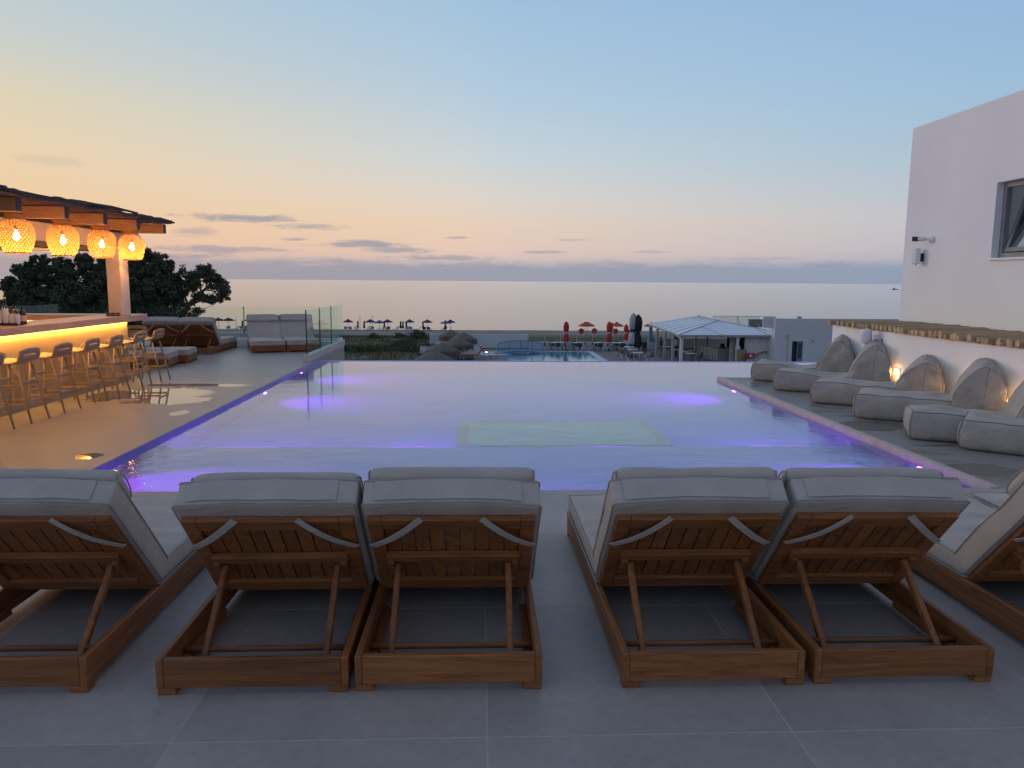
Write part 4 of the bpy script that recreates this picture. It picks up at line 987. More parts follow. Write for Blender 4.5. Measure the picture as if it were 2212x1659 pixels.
tree('tamarisk_tree', 'dense dark tree between the pendant lamps, middle of the grove', (-19.2, 38.6, -5.1), [([(-19.2, 38.6, -5.1), (-19.1, 38.5, -2), (-18.8, 38.2, .6)], .26, .08), ([(-19.1, 38.5, -2), (-20.1, 38.3, .5)], .14, .04)], B, 53, 0.094, M['leaf'], 2)
Cc = [blob(-16.3, 2.75, .5), blob(-15.6, 2.5, .5), blob(-16.9, 2.5, .6), blob(-15.15, 2.2, .4), blob(-16.2, 2.05, .7), blob(-16.8, 1.7, .8), blob(-15.4, 1.9, .65), blob(-16.0, 1.0, 1.2), blob(-15.2, 1.0, .8), blob(-16.6, 0, 1.4), blob(-15.6, -.2, 1.0), blob(-14.95, 1.5, .5), blob(-14.8, .7, .45), blob(-17.0, -.8, 1.2), blob(-15.2, -.9, .9), blob(-16.3, .5, 1.3, 39.2)]
tree('tamarisk_tree', 'tall dark tree right of the bar post', (-16.1, 38.2, -5.1), [([(-16.1, 38.2, -5.1), (-16.0, 38.1, -2), (-15.8, 38, .8), (-15.6, 38, 1.7)], .26, .05), ([(-16.0, 38.1, -2), (-16.6, 38, 1.0)], .16, .05), ([(-15.9, 38, -.6), (-14.9, 37.9, .8)], .10, .03)], Cc, 47, 0.088, M['leaf'], 3)
rg_ = random.Random(77)
Dd = [blob(-13.35 + .95 * math.cos(q) * rg_.uniform(.35, 1.) , 1.25 + .85 * math.sin(q) * rg_.uniform(.5, 1.), rg_.uniform(.2, .3)) for q in [i * .37 for i in range(17)]] + [blob(-14.45, 1.9, .4), blob(-14.75, 1.6, .45), blob(-14.6, 1.2, .4), blob(-13.65, 2.0, .36), blob(-13.25, 1.95, .42), blob(-12.9, 1.75, .40), blob(-12.65, 1.4, .33), blob(-12.45, 1.05, .34), blob(-13.4, 1.55, .36), blob(-12.45, .72, .30), blob(-12.8, .60, .26), blob(-13.0, 1.2, .26), blob(-14.3, 1.45, .42), blob(-14.55, .9, .42), blob(-14.3, .3, .40), blob(-14.6, -.2, .42), blob(-13.1, .52, .20), blob(-13.95, 1.75, .25), blob(-14.0, -.25, .28), blob(-13.75, .05, .22)]
LD = [([(-14.75, 38, -5.1), (-14.8, 38, -2.2), (-14.65, 38, -.4), (-14.2, 38, .32)], .24, .11), ([(-14.2, 38, .32), (-13.75, 37.95, .75), (-13.45, 37.9, 1.0), (-13.05, 37.9, 1.35), (-12.85, 37.9, 1.65)], .10, .03),
      ([(-13.5, 37.9, .98), (-13.55, 37.9, 1.4), (-13.6, 37.9, 1.9)], .05, .015), ([(-13.3, 37.9, 1.1), (-13.25, 37.9, 1.5), (-13.2, 37.9, 1.9)], .04, .012), ([(-14.2, 38, .32), (-13.7, 37.95, .5), (-13.3, 37.9, .58), (-12.9, 37.9, .55), (-12.5, 37.9, .68)], .06, .012),
      ([(-13.4, 37.9, 1.05), (-12.9, 37.9, 1.0), (-12.5, 37.9, 1.0)], .04, .012), ([(-14.25, 38, .25), (-14.35, 38, .7), (-14.4, 38, 1.4)], .07, .02), ([(-14.3, 38, .1), (-13.9, 38, .2), (-13.5, 38, .15), (-13.1, 38, .3)], .03, .008), ([(-14.7, 38, -.6), (-14.2, 38, -.3), (-13.8, 38, -.1)], .04, .01)]
tree('tamarisk_tree', 'leaning tree with open windswept crown, rightmost of the grove against the sea', (-14.75, 38, -5.1), LD, Dd, 34, 0.062, M['leaf2'], 4)

# ================================================================== SCRUB BELOW THE INFINITY EDGE
def grass():
    rng = random.Random(8); a = MB()
    for i in range(9000):
        y = rng.uniform(56, 97); x = rng.uniform(-22, -4.4)
        if y > 80 and x > -5.5: continue
        if fbm((x, y, 0), .35) < -.25 and rng.random() < .8: continue
        z = gz(x, y); h = rng.uniform(.15, .42); an = rng.uniform(0, 6.28); l = rng.uniform(-.16, .16); wd = rng.uniform(.02, .05)
        dx_, dy_ = math.cos(an) * wd, math.sin(an) * wd
        a.add([(x - dx_, y - dy_, z - .03), (x + dx_, y + dy_, z - .03), (x + l, y + rng.uniform(-.1, .1), z + h)], [(0, 1, 2)])
    tag(a.build('scrub_grass', pm('dry_and_green_grass', (.13, .12, .06), .95, .3, .5, c2=(.035, .07, .022))), 'dark green scrub and dry grass on the bank beyond the pool', 'grass', kind='stuff')
grass()
def bush(x, y, rx, ry, rz, n, label, seed, mat='leaf2'):
    rng = random.Random(seed); z = gz(x, y); t = thing('bush', label, 'bush', (x, y, z), group='bushes on the bank')
    a = MB()
    for k in range(n):
        d = Vector((rng.gauss(0, 1), rng.gauss(0, 1), abs(rng.gauss(0, 1)))); d.normalize(); q = Vector((d.x * rx, d.y * ry, d.z * rz)) * rng.uniform(.5, 1)
        leaves(a, rng, q, (.3, .3, .22), 22, .09)
    a.build('foliage', mat if not isinstance(mat, str) else M[mat], t)
    s = MB()
    for k in range(6): an = k * 1.05; s.tube([(0, 0, -.05), (.3 * rx * math.cos(an), .3 * ry * math.sin(an), rz * .5), (.7 * rx * math.cos(an), .7 * ry * math.sin(an), rz * .8)], [.03, .02, .008], 5)
    s.build('stem', M['bark'], t)
M['leafg'] = pm('green_scrub_leaf', (.050, .075, .030), .85, .4, 1.)
bush(-6.9, 86, 1.35, 1.2, 1.15, 70, 'round dark bush at the top of the bank, left of the white wall', 21)
bush(-9.2, 88, .7, .7, .6, 30, 'small dark bush on the bank, middle of the three along its crest', 22); bush(-12.0, 87, .8, .7, .6, 30, 'small dark bush on the bank at the glass screen end', 23)
bush(-9.5, 70, 2.6, 2., .55, 110, 'wide low green bush in the middle of the bank', 24, 'leafg'); bush(-6.3, 69, 1.1, 1.2, .65, 60, 'low green bush beside the thatched parasols', 25, 'leafg'); bush(-12.3, 71, 1.8, 1.6, .5, 80, 'low green bush on the bank next to the terrace wall', 26, 'leafg')
bush(-7.4, 76, 1.5, 1.3, .7, 70, 'dry grey green bush behind the low green ones', 27)

# ================================================================== BEACH PARASOLS
M['navy'] = pm('navy_canvas', (.035, .032, .095), .85, .15, 2., rand=.2); M['navy2'] = pm('faded_blue_canvas', (.10, .12, .22), .85, .15, 2.); M['navy3'] = pm('dark_indigo_canvas', (.03, .02, .06), .85, .15, 2.)
M['orange'] = pm('orange_canvas', (.55, .085, .035), .85, .12, 2., rand=.15); M['red'] = pm('red_canvas', (.50, .035, .03), .85, .15, 3., rand=.1); M['pole'] = pm('pale_pole', (.45, .42, .40), .6); M['wpl'] = pm('white_resin', (.62, .64, .68), .5, .03); M['bluepl'] = pm('blue_resin', (.06, .10, .26), .5, .08)
def parasol(x, y, z, rad, top, mat, label, group, eave=.55, tilt=0., name='beach_parasol'):
    t = thing(name, label, 'parasol', (x, y, z), random.uniform(0, 1), group)
    MB().tube([(0, 0, -.1), (0, 0, top - .05)], .028, 6).build('pole', M['pole'], t)
    a = MB(); n = 8; vs = [(0, 0, top)]
    for k in range(n * 2):
        an = math.pi * k / n; rr = rad * (1 if k % 2 == 0 else .93); vs.append((rr * .45 * math.cos(an), rr * .45 * math.sin(an), top - eave * .34))
    for k in range(n * 2):
        an = math.pi * k / n; rr = rad * (1 if k % 2 == 0 else .93); vs.append((rr * math.cos(an), rr * math.sin(an), top - eave))
    for k in range(n * 2):
        an = math.pi * k / n; rr = rad * (1 if k % 2 == 0 else .93) * .985; vs.append((rr * math.cos(an), rr * math.sin(an), top - eave - .09))
    N = n * 2; fs = [(0, 1 + k, 1 + (k + 1) % N) for k in range(N)]
    for o1, o2 in ((1, 1 + N), (1 + N, 1 + 2 * N)): fs += [(o1 + k, o2 + k, o2 + (k + 1) % N, o1 + (k + 1) % N) for k in range(N)]
    a.add(vs, fs); cn = a.build('canopy', mat, t)
    MB().lathe([(.20, top - .06), (.16, top + .05), (.02, top + .09)], 10).build('vent_cap', mat, t)
    MB().box(-.32, .32, -.2, .2, .62, .655).build('shelf', M['pole'], t)
    if tilt: cn.rotation_euler = (0, tilt, 0)
    return t
def closed(x, y, z, h, r, mat, label, group, name='closed_parasol', base=.55, band=None, pole=True):
    t = thing(name, label, 'parasol', (x, y, z), random.uniform(0, 1), group)
    MB().tube([(0, 0, -.05), (0, 0, base + .1)], .03, 6).build('pole', M['pole'], t)
    w_ = lambda a_, i: 1 + .14 * math.sin(a_ * 5 + i)
    a = MB(); a.lathe([(r * .7, base), (r * 1.05, base + .08), (r * .95, base + (h - base) * .35), (r * .62, base + (h - base) * .48), (r * .85, base + (h - base) * .6), (r * .7, base + (h - base) * .85), (.03, h)], 12, wob=w_)
    a.build('folded_canopy', mat, t, smooth=True)
    if band is not None: a = MB(); a.lathe([(r * .72, base + (h - base) * .46), (r * .72, base + (h - base) * .51)], 12); a.build('tie', band, t)
    return t
Bz = lambda y: gz(0, y)
def bx(x, y, yn):   # slide a point along its sight line to another distance
    return x * yn / y
NAV = [(-23.72, 138.9, 'first'), (-19.79, 139.2, 'second'), (-18.67, 143.4, 'third'), (-17.02, 142.1, 'fourth'), (-13.1, 143.8, 'fifth'), (-9.53, 139.9, 'sixth'), (-6.3, 142.4, 'seventh'), (-5.45, 143.6, 'eighth')]
for i, (x, y, o_) in enumerate(NAV):
    f = i in (2, 6); tilt = 0
    parasol(x, y, Bz(y) , .98 if not f else 1.1, 2.0 if not f else 1.85, M['navy2'] if f else M['navy'], 'open %s beach parasol, %s from the glass screen towards the white wall' % ('faded blue' if f else 'navy', o_), 'open beach parasols by the sea', .42)
for x, y, lb in ((-45.06, 139.1, 'leftmost'), (-42.43, 143.3, 'second from the left'), (-41.7, 143.4, 'third from the left'), (-38.94, 142.5, 'nearest the facing loungers'), (-47.5, 141, 'hidden left one'), (-50.3, 141, 'seen between lounger backs and tree')):
    parasol(x, y, Bz(y), 1.15, 2.15, M['navy'], 'open navy beach parasol seen through the left glass railing, ' + lb, 'open beach parasols behind the glass', .42)
for x, y, lb in ((-43.25, 141.2, 'left'), (-40.48, 140.4, 'right')): closed(x, y, Bz(y), 1.75, .19, M['navy3'], 'closed navy parasol seen through the left glass railing, %s of two' % lb, 'closed beach parasols', base=.45)
for (x, y, m_, lb) in ((-22.0, 139, 'navy2', 'first'), (-21.2, 141.3, 'navy3', 'second'), (-14.62, 142.3, 'navy3', 'third'), (-14.2, 142.3, 'navy2', 'fourth'), (-13.75, 144.2, 'navy3', 'fifth'), (-10.4, 141, 'navy2', 'sixth'), (-6.39, 143.6, 'navy3', 'seventh')):
    closed(x, y, Bz(y), 1.8, .19, M[m_], 'closed dark beach parasol, %s from the glass screen' % lb, 'closed beach parasols', base=.4)
for x, y, lb, h in ((-21.6, 139, 'left of two right of the glass screen', 2.6), (-19.45, 139.4, 'right of two right of the glass screen', 2.9), (-44.0, 140, 'seen through the left glass railing', 2.2)):
    a = MB(); a.tube([(0, 0, 0), (0, 0, h)], .05, 6); o = a.build('beach_pole', M['pole']); o.location = (x, y, Bz(y)); tag(o, 'thin bare pole on the beach, ' + lb, 'pole', 'bare poles on the beach')
# beach beds
def bed(x, y, rz, mat, label, group, z=None):
    t = thing('beach_bed', label, 'beach bed', (x, y, gz(x, y) if z is None else z), R(rz), group)
    a = MB(); a.box(-.3, .3, 0, 1.25, .28, .34); a.build('seat', mat, t)
    a = MB(); a.bar((0, 0, .30), (0, -.50, .78), .6, .05); a.build('backrest', mat, t)
    for sx in (-.26, .26):
        for yy in (.15, 1.1): MB().box(sx - .03, sx + .03, yy, yy + .06, 0, .28).build('leg', mat, t)
    return t
BB = [(-23.9, 137.2, 12, 'wpl'), (-23.1, 137.4, 5, 'wpl'), (-22.0, 137.0, -160, 'wpl'), (-19.8, 137.3, 170, 'wpl'), (-19.2, 137.6, 10, 'wpl'), (-17.4, 138.5, 60, 'wpl'), (-16.5, 138.5, 20, 'bluepl'), (-14.9, 138.3, 160, 'wpl'), (-13.3, 140, 30, 'wpl'), (-12.6, 140, 10, 'wpl'), (-10.9, 136.5, 100, 'bluepl'), (-9.9, 137, 5, 'bluepl'), (-9.1, 136.8, -8, 'bluepl'), (-6.3, 139, 20, 'bluepl')]
for i, (x, y, rz, m_) in enumerate(BB): bed(x, y, rz, M[m_], '%s beach bed under the navy parasols, %s from the glass screen' % ('white' if m_ == 'wpl' else 'blue', ORD[i]), 'beach beds by the sea')
for i, (x, y, rz, m_) in enumerate(((-44.6, 137.5, 20, 'wpl'), (-43.2, 138, 150, 'wpl'), (-42.4, 138, 10, 'wpl'), (-41.5, 138, -160, 'bluepl'), (-39.6, 138, 15, 'wpl'), (-38.8, 138, 8, 'bluepl'))):
    bed(x, y, rz, M[m_], '%s beach bed seen through the left glass railing, %s from the left' % ('white' if m_ == 'wpl' else 'blue', ORD[i]), 'beach beds behind the glass')
# ================================================================== NEIGHBOURING BEACH BAR
G = -5.0
M['pave'] = pm('mauve_paving', (.22, .19, .185), .8, .12, .6); M['nwhite'] = pm('far_white_wall', (.60, .62, .66), .85, .05, .6); M['nblue'] = pm('sky_blue_paint', (.12, .27, .42), .6, .08, 2.); M['npool'] = pm('turquoise_pool', (.22, .45, .58), .5, .1, 1.)
struct(MB().box(-.5, 26, 44, 74.2, -5.4, G).build('paving', M['pave']))
struct(MB().box(-6, -.5, 50, 76, -5.4, G + .01).build('lawn', pm('dark_lawn', (.05, .075, .03), .9, .3, 3.)))
wa = watermat('far_pool_water', (.75, .9, .95), (1.2, .1), (4., .05), dist=.01, rough=.12)
pa = MB(); pa.box(2.4, 10.3, 52, 71.7, -5.02, G + .003); struct(pa.build('far_pool_floor', M['npool']))
struct(MB().add([(2.4, 52, G + .02), (10.2, 52, G + .02), (10.2, 71.6, G + .02), (2.4, 71.6, G + .02)], [(0, 1, 2, 3)]).build('far_pool_water', wa))
a = MB(); a.box(10.2, 10.75, 52, 72.05, G, G + .05); a.box(2.4, 10.195, 71.6, 72.0, G, G + .05); struct(a.build('pool_kerb', M['nwhite']))
# pale round pool with its lit lamp, left of the bridge
a = MB(); a.lathe([(1.9, 0), (1.9, .04), (1.7, .04)], 28, (1.2, 69.6, G)); struct(a.build('round_pool', pm('pale_blue_basin', (.35, .50, .68), .4)))
t = thing('pool_lamp', 'bright white lamp shining in the small round pool', 'pool light', (.62, 68.9, G + .12)); MB().lathe([(.10, 0), (.12, .05), (.05, .10)], 12).build('lens', emit('cool_lamp', (.55, .65, 1.), 12.), t); MB().lathe([(.14, -.06), (.14, 0)], 12).build('base', M['wpl'], t)
# walls
def wall(x0, x1, y0, y1, z1, label, m='nwhite'): return tag(MB().box(x0, x1, y0, y1, -5.6, z1).build('garden_wall', M[m]), label, 'wall')
wall(-4.66, 4.8, 76, 76.3, -3.66, 'high white garden wall behind the thatched parasols'); wall(-4.95, -4.64, 75.9, 76.4, -3.60, 'white end pillar of the high garden wall')
wall(4.85, 17.3, 74.3, 74.55, -4.27, 'low white wall behind the row of tables'); wall(-5.3, .1, 68.0, 68.25, -4.22, 'low white wall behind the orange sun beds')
a = MB(); a.prism([(-5.28, 68.0, -4.2), (-4.1, 68.0, -4.2), (-3.9, 68.0, -3.86), (-3.5, 68, -3.86), (-3.5, 68, -4.2)], (0, .22, 0)); tag(a.build('stepped_wall_cap', M['nwhite']), 'stepped white wall piece joining the two garden walls', 'wall')
# glass wind screen above the low wall
t = thing('wind_screen', 'glass wind screen between beach and table row', 'glass screen', (11, 76.6, G), world=True)
for k in range(8):
    x = 5.0 + k * 1.62; MB().box(x, x + 1.55, 76.60, 76.63, -5.2, -3.72).build('glass_panel', glassmat('greenish_glass', (.80, .88, .84)) if k == 0 else bpy.data.materials['greenish_glass'], t)
    MB().box(x - .05, x + .0, 76.58, 76.65, -5.2, -3.70).build('post', M['pole'], t)
# arched footbridge
br = thing('footbridge', 'sky blue arched footbridge with barred railings over the neighbour pool', 'bridge', (3.8, 70, G), world=True)
def arch(x): return -4.98 + .30 * max(0., 1 - ((x - 3.8) / 2.15) ** 2)
a = MB(); n = 24
for k in range(n):
    x0, x1 = 1.65 + 4.3 * k / n, 1.65 + 4.3 * (k + 1) / n
    a.add([(x0, 69.3, arch(x0) - .16), (x1, 69.3, arch(x1) - .16), (x1, 70.5, arch(x1) - .16), (x0, 70.5, arch(x0) - .16), (x0, 69.3, arch(x0)), (x1, 69.3, arch(x1)), (x1, 70.5, arch(x1)), (x0, 70.5, arch(x0))], [(0, 3, 2, 1), (4, 5, 6, 7), (0, 1, 5, 4), (2, 3, 7, 6)])
a.build('deck', M['nblue'], br)
for yy in (69.32, 70.48):
    a = MB(); a.tube([(1.7 + 4.2 * k / 20, yy, arch(1.7 + 4.2 * k / 20) + .86) for k in range(21)], .028, 6); a.build('handrail', M['nblue'], br)
    for k in range(29):
        x = 1.7 + 4.2 * k / 28; th = .028 if k % 7 == 0 else .012
        MB().box(x - th, x + th, yy - th, yy + th, arch(x), arch(x) + .85).build('baluster', M['nblue'], br)
# pool handrails
for i, (x, lb) in enumerate(((9.0, 'left'), (9.68, 'right'))):
    t = thing('pool_handrail', 'slanted metal handrail at the neighbour pool steps, %s of two' % lb, 'handrail', (x, 69, G), world=True, group='pool handrails')
    a = MB(); a.tube([(x, 69, G - .1), (x + .05, 69.4, G + .08), (x + 1.22, 72.0, G + .72), (x + 1.26, 72.1, G + .70), (x + 1.28, 72.1, G)], .028, 7); a.build('rail', M['alu'], t)
# tables and chairs
M['wicker'] = pm('brown_wicker', (.075, .055, .05), .8, .3, 20.); M['tbllegs'] = pm('blue_grey_legs', (.16, .21, .30), .6)
def table(x, y, wd, dp, label, group, rz=0):
    t = thing('dining_table', label, 'table', (x, y, G), R(rz), group)
    MB().box(-wd / 2, wd / 2, -dp / 2, dp / 2, .74, .79).build('table_top', M['wpl'], t)
    for sx in (-1, 1):
        for sy in (-1, 1): MB().box(sx * (wd / 2 - .07) - .035, sx * (wd / 2 - .07) + .035, sy * (dp / 2 - .07) - .035, sy * (dp / 2 - .07) + .035, 0, .739).build('leg', M['tbllegs'], t)
    return t
def chair_proto():
    t = thing('dining_chair', 'x', 'chair', (0, 0, 0))
    MB().box(-.23, .23, -.22, .22, .42, .46).build('seat', M['wicker'], t)
    a = MB()
    def fn(u, v): an = (u - .5) * 2.4; return (.25 * math.sin(an), .10 + .15 * math.cos(an) + .05 * v, .46 + .38 * v * (1 - .25 * (2 * u - 1) ** 4))
    a.grid(8, 3, fn); o = a.build('backrest', M['wicker'], t, smooth=True); o.modifiers.new('thick', 'SOLIDIFY').thickness = .03
    for sx in (-1, 1):
        a = MB(); a.tube([(sx * .2, -.2, .44), (sx * .23, -.26, 0)], .016, 6); a.build('leg', M['wpl'], t)
        a = MB(); a.tube([(sx * .2, .2, .44), (sx * .23, .30, 0)], .016, 6); a.build('leg', M['wpl'], t)
    return t
CP = [None]
def chair(x, y, rz, label, group):
    if CP[0] is None:
        c = chair_proto(); c.location = (x, y, G); c.rotation_euler = (0, 0, R(rz)); tag(c, label, 'chair', group); CP[0] = reg(c)
    else: dup(CP[0], (x, y, G), R(rz), label, group)
TG, CG = 'white tables in the row along the low wall', 'wicker chairs at the row of tables'
rowt = [(7.45, 'first'), (9.4, 'second'), (11.4, 'third'), (13.55, 'fourth')]
for x, o_ in rowt:
    table(x, 73.1, 1.25 if o_ in ('first', 'fourth') else .78, .75, 'white table in the row along the low wall, %s from the bridge' % o_, TG)
    chair(x - .95, 73.0, 95, 'wicker chair at the left side of the %s table from the bridge' % o_, CG)
    chair(x + (.15 if o_ != 'first' else .05), 72.45, 178, 'wicker chair with its back to the pool at the %s table from the bridge' % o_, CG)
    chair(x - (.15 if o_ != 'first' else .38), 73.72, 3, 'wicker chair behind the %s table from the bridge' % o_, CG)
table(13.6, 68.4, .85, .85, 'white table behind the folded umbrellas, farthest of three', 'white tables by the folded umbrellas', 4); table(13.35, 65.8, .85, .85, 'white table at the folded umbrellas, middle of three', 'white tables by the folded umbrellas', 4); table(13.2, 62.8, .85, .85, 'white table in front of the folded umbrellas, nearest of three', 'white tables by the folded umbrellas', 4)
for y, o_ in ((68.4, 'farthest'), (65.8, 'middle'), (62.8, 'nearest')):
    for sx, s_, rz in ((-.78, 'left', 92), (.80, 'right', -92)):
        chair(13.4 + sx, y + .22, rz, 'wicker chair on the %s of the %s umbrella table, rear one' % (s_, o_), 'wicker chairs at the umbrella tables'); chair(13.36 + sx, y - .28, rz, 'wicker chair on the %s of the %s umbrella table, front one' % (s_, o_), 'wicker chairs at the umbrella tables')
# red folded umbrellas and the two tall ones
def folded(x, y, h, label, m1, m2=None, r=.22, name='folded_umbrella', base=.45):
    t = thing(name, label, 'parasol', (x, y, G), 0, 'folded umbrellas of the beach bar')
    MB().lathe([(.26, 0), (.24, .05), (.06, .10), (.05, .35)], 12).build('foot', M['blackmetal'], t); MB().tube([(0, 0, .1), (0, 0, base + .2)], .03, 7).build('pole', M['pole'], t)
    w_ = lambda a_, i: 1 + .16 * math.sin(a_ * 4 + i * .7)
    H = h - base
    MB().lathe([(r * .75, base), (r * 1.1, base + H * .08), (r * .8, base + H * .30), (r * .45, base + H * .47)], 14, wob=w_).build('lower_folds', m1, t, smooth=True)
    MB().lathe([(r * .45, base + H * .472), (r * .85, base + H * .50), (r * .95, base + H * .75), (r * .75, base + H * .90), (.03, h)], 14, wob=w_).build('upper_folds', m1, t, smooth=True)
    if m2: MB().lathe([(r * .7, base + H * .40), (r * .72, base + H * .50)], 14, wob=w_).build('valance', m2, t, smooth=True); MB().lathe([(r * .95, base - .12), (r * .9, base + .02)], 14, wob=w_).build('hem', m2, t, smooth=True)
    return t
M['redw'] = pm('pink_white_valance', (.55, .42, .44), .8, .3, 12.)
folded(8.33, 73.9 - .9, 2.82, 'folded red umbrella left of the orange parasols', M['red'], M['redw'], .26, base=.85); folded(12.45, 72.7, 2.85, 'folded red umbrella in front of the orange parasols', M['red'], M['redw'], .26, base=.85)
folded(14.6, 75.4, 2.45, 'folded red umbrella half hidden by the pale tall one', M['red'], M['redw'], .22, base=.85)
t = folded(13.32, 66.2, 3.95, 'tall folded pale grey umbrella beside the black one', pm('pale_grey_canvas', (.36, .37, .42), .85, .3, 3.), M['navy3'], .33, base=1.15); t.rotation_euler = (0, R(2), 0)
folded(13.84, 66.1, 3.82, 'tall folded black umbrella', pm('black_canvas', (.012, .013, .018), .8, .2, 3.), None, .36, base=.92)
# orange parasols and beds on the beach behind
for (x, y, lb) in ((14.55, 104.5, 'left one of the touching pair'), (15.0, 105.2, 'right one of the touching pair'), (19.0, 105, 'behind the folded red umbrella'), (23.8, 105, 'behind the black umbrella'), (26.7, 105, 'at the corner of the roofed bar')):
    parasol(x, y, gz(x, y), 1.02, 1.86, M['orange'], 'open orange beach parasol, ' + lb, 'orange beach parasols', .45)
closed(18.3, 104.8, gz(18.3, 104.8), 1.9, .22, M['orange'], 'folded orange beach parasol beside the folded red umbrella', 'orange beach parasols', base=.7)
for i, (x, lb) in enumerate(((13.9, 'first'), (15.7, 'second'), (17.9, 'third'), (18.6, 'fourth'), (20.2, 'fifth'), (26.3, 'sixth'), (28.4, 'seventh'), (29.9, 'eighth'))):
    y = 103.5; t = thing('beach_chair', 'orange round backed beach chair, %s from the left' % lb, 'beach chair', (x, y, gz(x, y)), 0, 'orange beach chairs')
    a = MB(); a.tube([(.42 * math.cos(q * math.pi / 8), .1, .62 + .42 * math.sin(q * math.pi / 8)) for q in range(17)], .03, 5, False); a.build('frame', M['wpl'], t)
    a = MB(); a.add([(.42 * math.cos(q * math.pi / 8), .1, .62 + .42 * math.sin(q * math.pi / 8)) for q in range(16)] + [(0, .25, .58)], [(q, (q + 1) % 16, 16) for q in range(16)]); a.build('fabric_seat', M['orange'], t)
    for sx in (-.25, .25): MB().tube([(sx, .1, .3), (sx * 1.2, -.1, 0)], .02, 5).build('leg', M['wpl'], t)
# thatched parasols
M['thatch'] = pm('grey_thatch', (.16, .145, .125), .95, .45, 14., .7, 40., stretch=(1, 1, .25)); M['fringe'] = pm('brown_thatch_fringe', (.14, .10, .07), .95, .4, 20.)
TH = [(-3.17, 53., -3.25, 1.42, 'nearest the pool edge'), (-2.82, 58.5, -3.10, 1.32, 'second from the pool edge'), (-1.81, 64., -3.10, 1.28, 'third from the pool edge'), (-1.45, 69.5, -3.05, 1.22, 'fourth from the pool edge'), (-2.8, 74.4, -3.10, 1.12, 'farthest, in front of the white wall')]
for i, (x, y, zt, rad, lb) in enumerate(TH):
    t = thing('thatched_parasol', 'grey thatched straw parasol, ' + lb, 'parasol', (x, y, gz(x, y)), 0, 'thatched parasols', world=True); zg = gz(x, y); rng = random.Random(40 + i)
    MB().tube([(x, y, zg), (x, y, zt - .1)], .07, 7).build('pole', M['bark'], t)
    w_ = lambda a_, k: 1 + .05 * math.sin(a_ * 7 + i) + .04 * math.sin(a_ * 13 + k)
    prof = [(.04, 0), (.25 * rad, -.10), (.55 * rad, -.30), (.8 * rad, -.48), (rad, -.66), (rad * .97, -.72), (.5 * rad, -.40)]
    a = MB(); a.lathe([(r, z) for r, z in prof], 34, (x, y, zt), cap=False, wob=w_); a.build('thatch_cone', M['thatch'], t, smooth=True)
    a = MB()
    for k in range(1500):
        an = rng.uniform(0, 6.283); rr = rad * rng.uniform(.2, 1.0); zz = zt - .66 * (rr / rad) ** 1.08; L = rng.uniform(.12, .35); cx_, cy_ = math.cos(an), math.sin(an)
        if rr > rad * .86: L = rng.uniform(.2, .52)
        drop = .75 if rr < rad * .86 else 2.2
        p0 = Vector((x + cx_ * rr, y + cy_ * rr, zz + .02)); p1 = p0 + Vector((cx_ * L * .6, cy_ * L * .6, -L * drop * .6 + (.02 if drop < 1 else 0))); sd = Vector((-cy_, cx_, 0)) * .028
        a.add([p0 - sd, p0 + sd, p1], [(0, 1, 2)])
    o = a.build('straw_fringe', [M['thatch'], M['fringe']][0], t); o['kind'] = 'stuff'
    a = MB()
    for k in range(420):
        an = rng.uniform(0, 6.283); rr = rad * rng.uniform(.93, 1.02); zz = zt - .70; L = rng.uniform(.2, .62) * (.5 + .5 * abs(math.sin(an * 3 + i))); cx_, cy_ = math.cos(an), math.sin(an)
        p0 = Vector((x + cx_ * rr, y + cy_ * rr, zz + .03)); p1 = p0 + Vector((0, 0, -L)); sd = Vector((-cy_, cx_, 0)) * .03; a.add([p0 - sd, p0 + sd, p1 + sd * .3, p1 - sd * .3], [(0, 1, 2, 3)])
    o = a.build('hanging_fringe', M['fringe'], t); o['kind'] = 'stuff'
# orange sun beds and small white table by the lawn
def obed(x, y, rz, label):
    t = thing('sun_bed', label, 'sun bed', (x, y, G), R(rz), 'orange sun beds'); M.setdefault('obed', pm('faded_orange_mesh', (.42, .14, .085), .8))
    MB().box(-.32, .32, 0, 1.3, .30, .35).build('seat', M['obed'], t); MB().bar((0, 0, .32), (0, -.42, .98), .64, .05).build('backrest', M['obed'], t)
    for sx in (-.28, .28):
        for yy in (.1, 1.15): MB().box(sx - .025, sx + .025, yy, yy + .05, 0, .30).build('leg', M['wpl'], t)
obed(-1.55, 65.4, -80, 'orange sun bed with raised back on the lawn, left'); obed(.42, 66.6, -80, 'orange sun bed with raised back beside the round pool'); obed(-.15, 64.6, 80, 'orange sun bed low at the pool edge between the other two')
t = thing('side_table', 'small white side table by the orange sun beds', 'table', (1.0, 65.4, G)); MB().box(-.27, .27, -.25, .25, .40, .45).build('table_top', M['wpl'], t)
for sx in (-.24, .24):
    for sy in (-.22, .22): MB().box(sx - .03, sx + .03, sy - .03, sy + .03, 0, .40).build('leg', M['wpl'], t)
t = thing('metal_chair', 'dark slatted chair back beside the thatched parasols', 'chair', (-4.15, 62, G), world=True); zc_ = -3.85
a = MB(); a.tube([(-4.15 + .75 * math.cos(math.pi * k / 12) * -1, 62, zc_ + .12 + .22 * math.sin(math.pi * k / 12) ** .6 - (.5 if k in (0, 12) else 0)) for k in range(13)], .03, 6); a.build('back_hoop', M['blackmetal'], t)
for k in range(6): MB().tube([(-4.38 + .1 * k, 62, zc_ + .32), (-4.33 + .08 * k, 62, zc_ - .12)], .018, 5).build('back_slat', M['blackmetal'], t)
MB().box(-4.85, -3.45, 61.6, 62.1, zc_ - .45, zc_ - .40).build('seat', M['blackmetal'], t)
for sx in (-4.8, -3.5): MB().box(sx - .03, sx + .03, 61.65, 62.05, G - .02, zc_ - .45).build('leg', M['blackmetal'], t)

